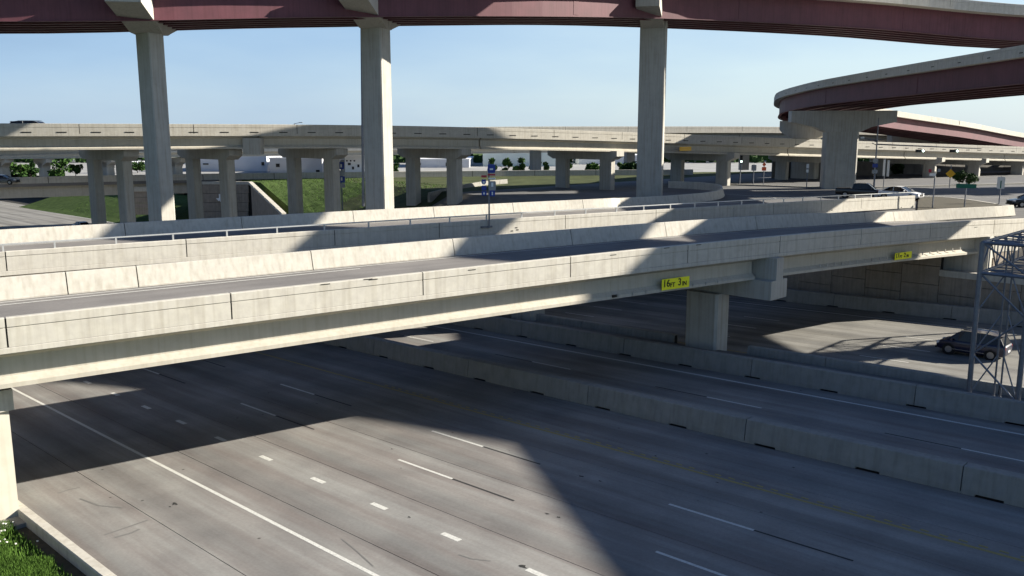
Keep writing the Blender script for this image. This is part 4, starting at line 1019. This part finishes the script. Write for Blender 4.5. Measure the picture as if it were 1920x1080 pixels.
    for sgn in (-1, 1):
        MB().box((L / 2 - .14, sgn * hw * .66, .72 if kind != 'truck' else .93), (.22, .36, .13), 0).build('headlight', M['head'], e)
        MB().box((-L / 2 + .06, sgn * hw * .74, .88 if kind != 'truck' else 1.0), (.10, .20, .18 if kind != 'truck' else .34)).build('tail_light', M['tail'], e)
        MB().box((0.15, sgn * (hw * .985), .42), (L * .5, .05, .05)).build('side_trim', M['chrome'], e)
    MB().box((L / 2 - .03, 0, .58 if kind != 'truck' else .82), (.1, Wd * .48, .22 if kind != 'truck' else .3)).build('grille', M['plastic'], e)
    MB().box((L / 2 + .01, 0, .36 if kind != 'truck' else .52), (.1, Wd * .75, .12)).build('bumper', M['plastic'] if kind != 'truck' else M['chrome'], e)
    MB().box((-L / 2 - .01, 0, .62), (.04, .45, .13)).build('number_plate', M['signw'], e)
    if kind == 'truck':
        MB().box((-L / 4 - .55, 0, 1.19), (L / 2 - 1.35, Wd * .8, .06)).build('bed_cover', M['plastic'], e)
    if kind == 'suv':
        for sgn in (-1, 1): MB().box((-.3, sgn * hw * .68, 1.71), (2.0, .05, .05)).build('roof_rail', M['chrome'], e)
        MB().box((-L / 2 + .42, 0, 1.61), (.3, Wd * .6, .05)).build('spoiler', M[paintm], e)
    e.location = loc; e.rotation_euler = (0, 0, rz); return e
lane = fw(58.6, 16.7); car('parked_suv' if 0 else 'dark_suv', Vector((lane.x, lane.y, lane.z + .005)), FAZ, 'navy', 'dark navy sport utility driving left on the sunlit far lanes behind the gantry', 4.35, 1.85, 'suv', 'suv').scale = (.92, .92, .93)
p = atz(1612, 371, G); car('pickup_truck', p, R(-28), 'blackc', 'black pickup truck with bright reflections beside the big flyover column', 5.7, 2.0, 'truck', 'pickup')
p = atz(1688, 374.5, G); car('white_car', p, R(-48), 'whitec', 'white saloon car right behind the black pickup truck', 4.8, 1.85, 'sedan').scale = (1.05, 1.05, 1.1)
p = atz(1932, 388, G); car('dark_car', p, R(180), 'blackc', 'black car cut off by the right edge of the picture', 4.7, 1.85, 'sedan')
p, an = pt(offset(b3, -2.5), 132.0)
c0 = atY(62, 240, 99.8); car('roof_car', Vector((c0.x, c0.y, CZ - .30)), R(3), 'greyc', 'grey car on the middle overpass, only its roof showing over the parapet', 4.9, 1.95, 'suv')
c0 = atY(4, 330, 141.5); car('street_car', Vector((c0.x, c0.y, fpath[3].z)), R(2), 'greyc', 'dark car on the distant street bridge at the left edge', 4.8, 1.85, 'sedan')
c0 = fw(50.7, 150); c0 = atz(152, 416, -15.4 + .3)
q = np.array([c0.x - P0[0], c0.y - P0[1]]); car('silver_car', Vector((c0.x, c0.y, fw(0, float(q @ d1h)).z + .01)), FAZ, 'silver', 'silver car half hidden on the far freeway behind the ramp barrier', 4.7, 1.85, 'sedan')

# ------------------------------------------------------------------ signs, signals, poles
def post_sign(name, label, cat, base, h, panels, pole_r=.05, group=None, face=None):
    """panels: (dx, z centre, w, h, material, shape, extras) in metres about the pole, facing the camera."""
    e = empty(name, base); tag(e, label, cat, group)
    rot = math.atan2(base.x, base.y); rz = -rot
    MB().tube(base - Vector((0, 0, .1)), base + Vector((0, 0, h)), pole_r, n=8).build('pole', M['steel'], e)
    for i, (dx, z, w_, h_, m, shape) in enumerate(panels):
        T = Matrix.Translation(base + Vector((0, 0, z))) @ Matrix.Rotation(rz, 4, 'Z')
        if shape == 'diamond': poly = [(dx - w_ / 2, 0), (dx, -h_ / 2), (dx + w_ / 2, 0), (dx, h_ / 2)]
        elif shape == 'shield': poly = [(dx - w_ / 2, -h_ * .1), (dx - w_ * .3, -h_ * .42), (dx, -h_ / 2), (dx + w_ * .3, -h_ * .42), (dx + w_ / 2, -h_ * .1), (dx + w_ * .42, h_ / 2), (dx, h_ * .42), (dx - w_ * .42, h_ / 2)]
        else:
            c = min(w_, h_) * .1; poly = [(dx - w_ / 2 + c, -h_ / 2), (dx + w_ / 2 - c, -h_ / 2), (dx + w_ / 2, -h_ / 2 + c), (dx + w_ / 2, h_ / 2 - c), (dx + w_ / 2 - c, h_ / 2), (dx - w_ / 2 + c, h_ / 2), (dx - w_ / 2, h_ / 2 - c), (dx - w_ / 2, -h_ / 2 + c)]
        yy = -.08 - .004 * i; n = len(poly)
        v = [T @ Vector((a, yy, b)) for a, b in poly] + [T @ Vector((a, yy + .03, b)) for a, b in poly]
        MB().add(v, [tuple(range(n)), tuple(range(n, 2 * n))[::-1]] + [(i_, (i_ + 1) % n, (i_ + 1) % n + n, i_ + n) for i_ in range(n)]).build('sign_panel', M[m], e)
    return e
# route marker cluster bracketed to the second bridge (x 918)
q, z = onv(917, 426, B2E + .12); base = bp(B2E + .14, q, z + .05)
k = base.y / 1650.0
def pz(y, yb): return (yb - y) * k * 1.02
rs = post_sign('route_sign_cluster', 'blue route marker signs on a pole bracketed to the second bridge', 'sign', base, pz(306, 424), [
    (.18, pz(318, 424), 14 * k, 16 * k, 'blue', 'rect'), (.18, pz(329, 424), 14 * k, 3 * k, 'redsign', 'rect'), (.22, pz(336, 424), 13 * k, 3 * k, 'signw', 'rect'),
    (.24, pz(349, 424), 13 * k, 17 * k, 'alu', 'rect'), (.24, pz(363, 424), 10 * k, 11 * k, 'blue', 'rect'),
    (-.36, pz(332, 424), 10 * k, 4 * k, 'redsign', 'rect'), (-.38, pz(342, 424), 9 * k, 10 * k, 'blue', 'shield'), (-.36, pz(353, 424), 9 * k, 9 * k, 'blue', 'rect'), (-.36, pz(363, 424), 9 * k, 8 * k, 'blue', 'rect')], .06)
for dx, yc, ww_, hh in ((.18, 319, 6, 3), (.24, 347, 4, 8), (.24, 363, 2.5, 6), (-.38, 343, 4, 4), (-.36, 363, 3, 4)):
    MB().box(base + Vector((dx + .0, -.13, pz(yc, 424))), (ww_ * k, .015, hh * k)).build('sign_mark', M['signw'], rs)
MB().box(base + Vector((-.22, 0, -.02)), (.95, .22, .14), math.pi / 2 - AZ).build('bracket', M['steel'], rs)
base = atz(642, 392, -9.6); k = base.y / 1650.0
rs2 = post_sign('route_sign_cluster', 'blue route marker signs on a pole left of the tall flyover column', 'sign', base, pz(303, 392), [
    (.05, pz(313, 392), 10 * k, 14 * k, 'blue', 'rect'), (.05, pz(326, 392), 11 * k, 10 * k, 'alu', 'rect'), (.08, pz(338, 392), 11 * k, 12 * k, 'blue', 'rect'), (.1, pz(349, 392), 10 * k, 8 * k, 'alu', 'rect'),
    (-.6, pz(322, 392), 9 * k, 5 * k, 'blackl', 'rect'), (-.6, pz(333, 392), 10 * k, 12 * k, 'blue', 'shield'), (-.6, pz(346, 392), 8 * k, 8 * k, 'blackl', 'rect')], .09)
for yc in (313, 337): MB().box(base + Vector((.05, -.15, pz(yc, 392))), (3 * k, .02, 6 * k)).build('sign_mark', M['signw'], rs2)
def simple_sign(x, ybase, ytop, panels, name, label, cat='sign', z=G, group=None):
    base = atz(x, ybase, z); k = base.y / 1650.0
    pan = [(dx * k, (ybase - y) * k, w_ * k, h_ * k, m, s) for dx, y, w_, h_, m, s in panels]
    return post_sign(name, label, cat, base, (ybase - ytop) * k, pan, .07, group)
simple_sign(1512, 353.5, 307, [(0, 312, 4.5, 8, 'signw', 'rect'), (0, 321, 4.5, 6, 'signw', 'rect')], 'small_street_sign', 'small white sign pair on a pole left of the big flyover column')
simple_sign(1412, 348, 309, [(0, 315, 9, 11, 'alu', 'rect')], 'traffic_sign_back', 'grey sign seen from behind between the signal and the orange sign')
simple_sign(1431, 348, 303, [(0, 309, 7, 9, 'orange', 'diamond'), (0, 317, 8, 7, 'orange', 'rect')], 'orange_work_sign', 'orange warning sign below the middle overpass')
simple_sign(1656, 354, 298, [(-1, 315, 4, 30, 'signw', 'rect'), (6, 316, 4, 30, 'signw', 'rect')], 'tall_strip_sign', 'pair of tall narrow pale signs right of the camera pole')
simple_sign(1780, 352, 310, [(0, 326, 17, 17, 'diamond', 'diamond')], 'warning_sign', 'amber diamond warning sign below the middle overpass at the right')
simple_sign(1808, 390, 343, [(0, 349, 34, 8, 'green', 'rect')], 'street_name_sign', 'dark green street name sign at the triangular island')
simple_sign(1873, 383, 331, [(0, 343, 13, 22, 'signw', 'rect'), (0, 346, 2, 14, 'green', 'rect')], 'white_street_sign', 'white rectangular sign at the right tip of the island')
simple_sign(1748, 392, 322, [(-4, 328, 11, 5, 'signw', 'rect'), (6, 320, 5, 6, 'alu', 'rect'), (-9, 321, 5, 6, 'redsign', 'rect')], 'lane_use_sign', 'thin pole with small sign plates at the left corner of the island')
def street_legend(x, y, text, sz, base_sign, m='signw'):
    pass
# traffic signals
def signal_head(e, c, horiz=True, lit=2):
    w_ = 1.15; sz = (w_, .3, .38) if horiz else (.38, .3, w_)
    h = MB().box(c, sz).build('signal_head', M['plastic'], e)
    for i in range(3):
        o = (i - 1) * .36; q = c + (Vector((o, -.16, 0)) if horiz else Vector((0, -.16, -o)))
        MB().tube(q, q + Vector((0, -.05, 0)), .13, n=12).build('lens', M['signal_on'] if i == lit else M['glass'], h)
        MB().tube(q + Vector((0, .0, .06)), q + Vector((0, -.22, .04)), .15, n=8).build('visor', M['plastic'], h) if 0 else None
def mast():
    b = atz(1638, 356, G); k = b.y / 1650; e = empty('signal_mast', b); tag(e, 'grey signal pole with two black traffic signals on its long arm', 'traffic light')
    MB().tube(b, b + Vector((0, 0, (356 - 224) * k)), .14, .07, 10).build('pole', M['steel'], e)
    az = b + Vector((0, 0, (356 - 272) * k)); c1 = atY(1840, 279, b.y - 3)
    MB().tube(az, c1, .10, .05, 8).build('mast_arm', M['steel'], e)
    for x in (1725, 1789):
        c = atY(x, 283, b.y - 3.2); signal_head(e, c)
    for dx, dy in ((-10, 262), (-22, 259), (-3, 268)):
        q = atY(1638 + dx, dy, b.y); MB().tube(b + Vector((0, 0, (356 - dy - 6) * k)), q, .05, n=6).build('arm', M['steel'], e)
    MB().box(atY(1617, 258, b.y), (.5, .3, .25)).build('camera_housing', M['signw'], e)
    for y_, m in ((302, 'alu'), (311, 'blue'), (322, 'alu')):
        MB().box(b + Vector((-.1, -.2, (356 - y_) * k)), (10 * k, .04, 7 * k)).build('sign_panel', M[m], e)
mast()
def near_signal():
    b = atz(1387, 347, G); k = b.y / 1650; e = empty('signal_post', b); tag(e, 'black vertical traffic signal on a post below the middle overpass', 'traffic light')
    MB().tube(b, b + Vector((0, 0, (347 - 290) * k)), .08, n=8).build('pole', M['steel'], e)
    signal_head(e, b + Vector((0, -.2, (347 - 299) * k)), False, 2)
near_signal()
# tall thin pole beside the flyover column, light masts at the right skyline
def lamp(x, y0, y1, Y, label, head=True, r=.12):
    a = atY(x, y1, Y); a.z = CZ + GZ - .2; b = atY(x, y0, Y); e = empty('light_pole', a); tag(e, label, 'light pole')
    MB().tube(a, b, r * 1.6, r, 8).build('pole', M['steel'], e)
    if head: MB().tube(b, b + Vector((1.2, 0, .25)), .06, n=6).build('arm', M['steel'], e); MB().box(b + Vector((1.4, 0, .25)), (.7, .3, .15)).build('lamp_head', M['alu'], e)
lamp(677, 20, 240, 100.5, 'tall thin pole just left of the tall middle flyover column', False, .10)
lamp(1779, 247, 300, 300, 'small lamp above the far end of the red flyover')
lamp(1886, 258, 300, 320, 'thin lamp pole on the skyline at the right edge')
lamp(552, 232, 300, 190, 'tiny lamp rising above the left part of the middle overpass')

# ------------------------------------------------------------------ buildings
def building(name, label, x0, x1, ytop, Y, depth, m, wins=None, trim='bwhite', ybase=None):
    a = atY(x0, ytop, Y); b = atY(x1, ytop, Y); zb = CZ + LZ - .2; zt = a.z
    e = empty(name, Vector(((a.x + b.x) / 2, Y, zb))); tag(e, label, 'building')
    wd = b.x - a.x; npan = max(1, int(wd / 9))
    MB().box(((a.x + b.x) / 2, Y + depth / 2 + .2, (zb + zt) / 2), (wd - .2, depth, zt - zb - .1)).build('wall', M[m], e)
    for i in range(npan):
        w_ = wd / npan; MB().box((a.x + w_ * (i + .5), Y, (zb + zt) / 2), (w_ - .08, .3, zt - zb)).build('wall_panel', M[m], e)
    MB().box(((a.x + b.x) / 2, Y + depth / 2, zt + .12), (wd + .3, depth + .6, .3)).build('roof_edge', M[trim], e)
    for (wx0, wx1, wy0, wy1) in (wins or []):
        p, q_ = atY(wx0, wy1, Y - .25), atY(wx1, wy0, Y - .25); c = (p + q_) / 2
        f_ = MB().box(c, (abs(q_.x - p.x), .12, abs(q_.z - p.z))).build('window', M['bgrey'], e)
        MB().box(c + Vector((0, -.08, 0)), (abs(q_.x - p.x) * .85, .05, abs(q_.z - p.z) * .8)).build('pane', M['glass'], f_)
    return e
ew = empty('added_shade_wall', atz(1700, 330, G)); tag(ew, 'long dark wall added in place of the deep shade behind the right columns of the middle overpass', 'wall')  # added wall: its dark face stands in for deep shade under the overpass
wp = [atY(1448, 301, 160), atY(1560, 302, 167), atY(1700, 304, 177), atY(1850, 307, 189), atY(2100, 312, 210)]
wp = smooth_path(wp, 3); Lw = arclen(wp)[-1]
for k_ in range(int(Lw / 3.2)):
    MB().sweep(sub(wp, k_ * 3.2 + .03, k_ * 3.2 + 3.17), [(.1, -6), (.1, 0), (-.1, 0), (-.1, -6)]).build('wall_panel', M['slope'], ew)
building('grey_warehouse', 'long light grey warehouse seen between the left columns', 355, 500, 291, 260, 40, 'bgrey', [(380, 392, 306, 309), (490, 496, 303, 311)])
building('small_warehouse', 'pale warehouse with a dark window right of the long grey one', 505, 604, 297, 250, 30, 'bgrey', [(517, 525, 306, 314), (592, 600, 318, 323)])
building('white_house', 'bright white building beside the tall flyover column', 646, 682, 290, 245, 20, 'bwhite', [(649, 652, 300, 303), (656, 659, 300, 303), (663, 666, 300, 303), (652, 658, 305, 310), (670, 674, 308, 314), (660, 664, 312, 318)])
building('pale_store', 'wide pale green and white store behind bushes in the centre', 905, 1050, 281, 300, 40, 'bgreen', [(960, 975, 283, 287), (985, 1000, 283, 287)])
building('centre_block', 'pale low building seen between the centre columns', 765, 880, 299, 290, 30, 'bgrey', [(778, 790, 305, 310), (835, 845, 304, 312)])
building('right_store', 'low pale building behind the centre-right trees', 1085, 1235, 292, 320, 30, 'bgrey', [(1230, 1234, 300, 306)])
building('left_white_sheds', 'bright white low sheds beyond the far left overpass', 186, 352, 306, 320, 30, 'bwhite', [(240, 246, 312, 316)])
building('right_far_store', 'low building far behind the right overpass columns', 1880, 2050, 303, 330, 30, 'bwhite', [(1890, 1900, 306, 312)])

# ------------------------------------------------------------------ trees
def tree(name, label, base, h, wid, m, group=None, n=900, trunk=.25, leaf=.45, lobes=9):
    e = empty(name, base); tag(e, label, 'tree' if h > 3 else 'bush', group)
    t = MB(); t.tube(base - Vector((0, 0, .3)), base + Vector((0, 0, h * .5)), h * .035, h * .018, 7)
    for i in range(6):
        a = rng.uniform(0, 6.28); s0 = base + Vector((0, 0, h * rng.uniform(.2, .45)))
        t.tube(s0, s0 + Vector((math.cos(a) * wid * .32, math.sin(a) * wid * .32, h * rng.uniform(.2, .35))), h * .014, h * .006, 5)
    t.build('trunk', M['bark'], e)
    cs = []
    for i in range(lobes):
        a = rng.uniform(0, 6.28); r_ = wid * .33 * math.sqrt(rng.random()); zc = h * rng.uniform(.30, .84)
        cs.append((r_ * math.cos(a), r_ * math.sin(a), zc, wid * rng.uniform(.14, .26)))
    V = np.zeros((n * 4, 3))
    for i in range(n):
        c = cs[rng.integers(lobes)]; d = rng.normal(size=3); d /= np.linalg.norm(d); rr = c[3] * rng.uniform(.55, 1.12)
        p = np.array([c[0], c[1], c[2]]) + d * rr * np.array([1, 1, .8]); u_ = rng.normal(size=3); u_ /= np.linalg.norm(u_)
        w_ = np.cross(u_, rng.normal(size=3)); w_ /= np.linalg.norm(w_); s = leaf * rng.uniform(.5, 1.2)
        for j, (a, b) in enumerate(((-1, -.5), (1, -.5), (.7, .6), (-.7, .6))): V[4 * i + j] = p + (u_ * a + w_ * b) * s * .5
    V += np.array(base)[None, :]
    me = bpy.data.meshes.new('crown'); me.from_pydata(V.tolist(), [], [(4 * i, 4 * i + 1, 4 * i + 2, 4 * i + 3) for i in range(n)]); me.materials.append(M[m])
    o = bpy.data.objects.new('crown', me); col.objects.link(o); o.parent = e; o.matrix_parent_inverse = e.matrix_basis.inverted()
def tree_px(x, ybase, ytop, wpx, Y, m, label, **k):
    b = atY(x, ybase, Y); s = Y / 1650; h = (ybase - ytop) * s * 1.05; bz_ = CZ + GZ
    b.z = CZ + (LZ if Y > 185 else GZ); h = atY(x, ytop, Y).z - b.z
    tree('leafy_tree' if h > 3 else 'leafy_bush', label, b, max(h, 1.2), wpx * s, M and m, **k)
TL = [(38, 330, 300, 34, 200, 'leaf', 'green tree left of the first far pier'), (58, 330, 303, 26, 205, 'leaf2', 'dark tree just left of the second far pier'),
      (112, 330, 298, 40, 200, 'leaf', 'broad green tree between two far piers at the left'), (142, 328, 306, 26, 230, 'leaf2', 'dark tree behind the broad green one at the left'),
      (200, 326, 305, 34, 250, 'leaf2', 'dark spreading tree before the white sheds, behind the first columns'), (258, 326, 304, 30, 250, 'leaf2', 'dark round tree before the white sheds, behind the second column'), (15, 328, 307, 20, 240, 'leaf2', 'small dark tree at the far left edge'),
      (292, 326, 309, 20, 260, 'leaf', 'small tree beside the tall left flyover column'), (738, 330, 300, 22, 215, 'leaf', 'green tree right of the tall middle flyover column'),
      (925, 322, 291, 26, 205, 'leaf', 'green bush left of the route signs, before the pale store'), (948, 322, 292, 30, 207, 'leaf', 'green tree behind the blue route signs'), (972, 322, 290, 28, 206, 'leaf', 'tallest green tree before the pale store'), (1002, 322, 294, 26, 205, 'leaf', 'round green tree at the right of the pale store'), (1024, 321, 299, 18, 205, 'leaf2', 'small dark tree against the fifth pair of columns'),
      (1062, 325, 300, 20, 206, 'leaf', 'green tree between the fifth pair of columns'), (1110, 338, 308, 34, 178, 'leaf', 'bright green tree in the gap of the fifth pair of columns'), (1128, 336, 302, 20, 182, 'leaf', 'slim green tree by the right fifth column'), (1180, 340, 306, 40, 180, 'leaf2', 'dark tree left of the tall right flyover column'),
      (1168, 325, 302, 22, 210, 'leaf', 'light green tree behind the dark one'), (1680, 345, 308, 30, 175, 'leaf2', 'dark tree below the overpass behind the white car'), (1700, 345, 310, 22, 185, 'leaf2', 'small dark tree behind the white car'), (1905, 345, 305, 26, 190, 'leaf', 'green tree at the right edge under the overpass'), (1850, 345, 315, 20, 200, 'leaf', 'low green tree behind the white street sign')]
for (x, yb, yt, wp, Y, m, lb) in TL: tree_px(x, yb, yt, wp, Y, m, lb, n=1100, leaf=.55)
for i, (x, y0) in enumerate(((1798, 346), (1812, 347), (1826, 346))):
    b = atz(x, y0 + 1, G); tree('spiky_bush', ('left', 'middle', 'right')[i] + ' one of three low green bushes beside the amber diamond sign', b, 2.3 - .3 * i, 2.6, 'leaf2', 'low bushes by the diamond sign', n=350, leaf=.35, lobes=5)
V = []; Fc = []
for i in range(12000):
    t = rng.uniform(100, 145.5); b_, tp_ = bot_s(t), top_s(t)
    s_ = b_ + (tp_ + 8 - b_) * rng.random() if i % 4 else rng.uniform(68, 82); t = t if i % 4 else rng.uniform(147, 200)
    p = fw(s_, t); z = H(s_, t); a = rng.uniform(0, 6.28); hh = rng.uniform(.04, .15); wd = rng.uniform(.03, .09); k0 = len(V)
    V += [(p.x - wd * math.cos(a), p.y - wd * math.sin(a), z), (p.x + wd * math.cos(a), p.y + wd * math.sin(a), z), (p.x + rng.uniform(-.1, .1), p.y + rng.uniform(-.1, .1), z + hh)]; Fc.append((k0, k0 + 1, k0 + 2))
tag(MB().add(V, Fc).build('bank_grass', M['blade']), 'rough uneven grass on the banks beside the far freeway', kind='stuff')
# hazy treeline far away, one mass
V = []; Fc = []
for i in range(9000):
    x = rng.uniform(-320, 320); y = rng.uniform(335, 370); hh = 6 + 3 * math.sin(x * .05) + 2 * math.sin(x * .17) + 1.2 * math.sin(x * .6); z = CZ + LZ + rng.uniform(0, max(hh, 2)); k0 = len(V)
    s = rng.uniform(.6, 1.5); a = rng.uniform(0, 3.14)
    for dx, dz in ((-1, -.6), (1, -.6), (.8, .7), (-.8, .7)): V.append((x + dx * s * math.cos(a), y + dx * s * math.sin(a), z + dz * s))
    Fc.append((k0, k0 + 1, k0 + 2, k0 + 3))
o = MB().add(V, Fc).build('distant_treeline', M['leaf2']); tag(o, 'far line of trees along the horizon', kind='stuff')
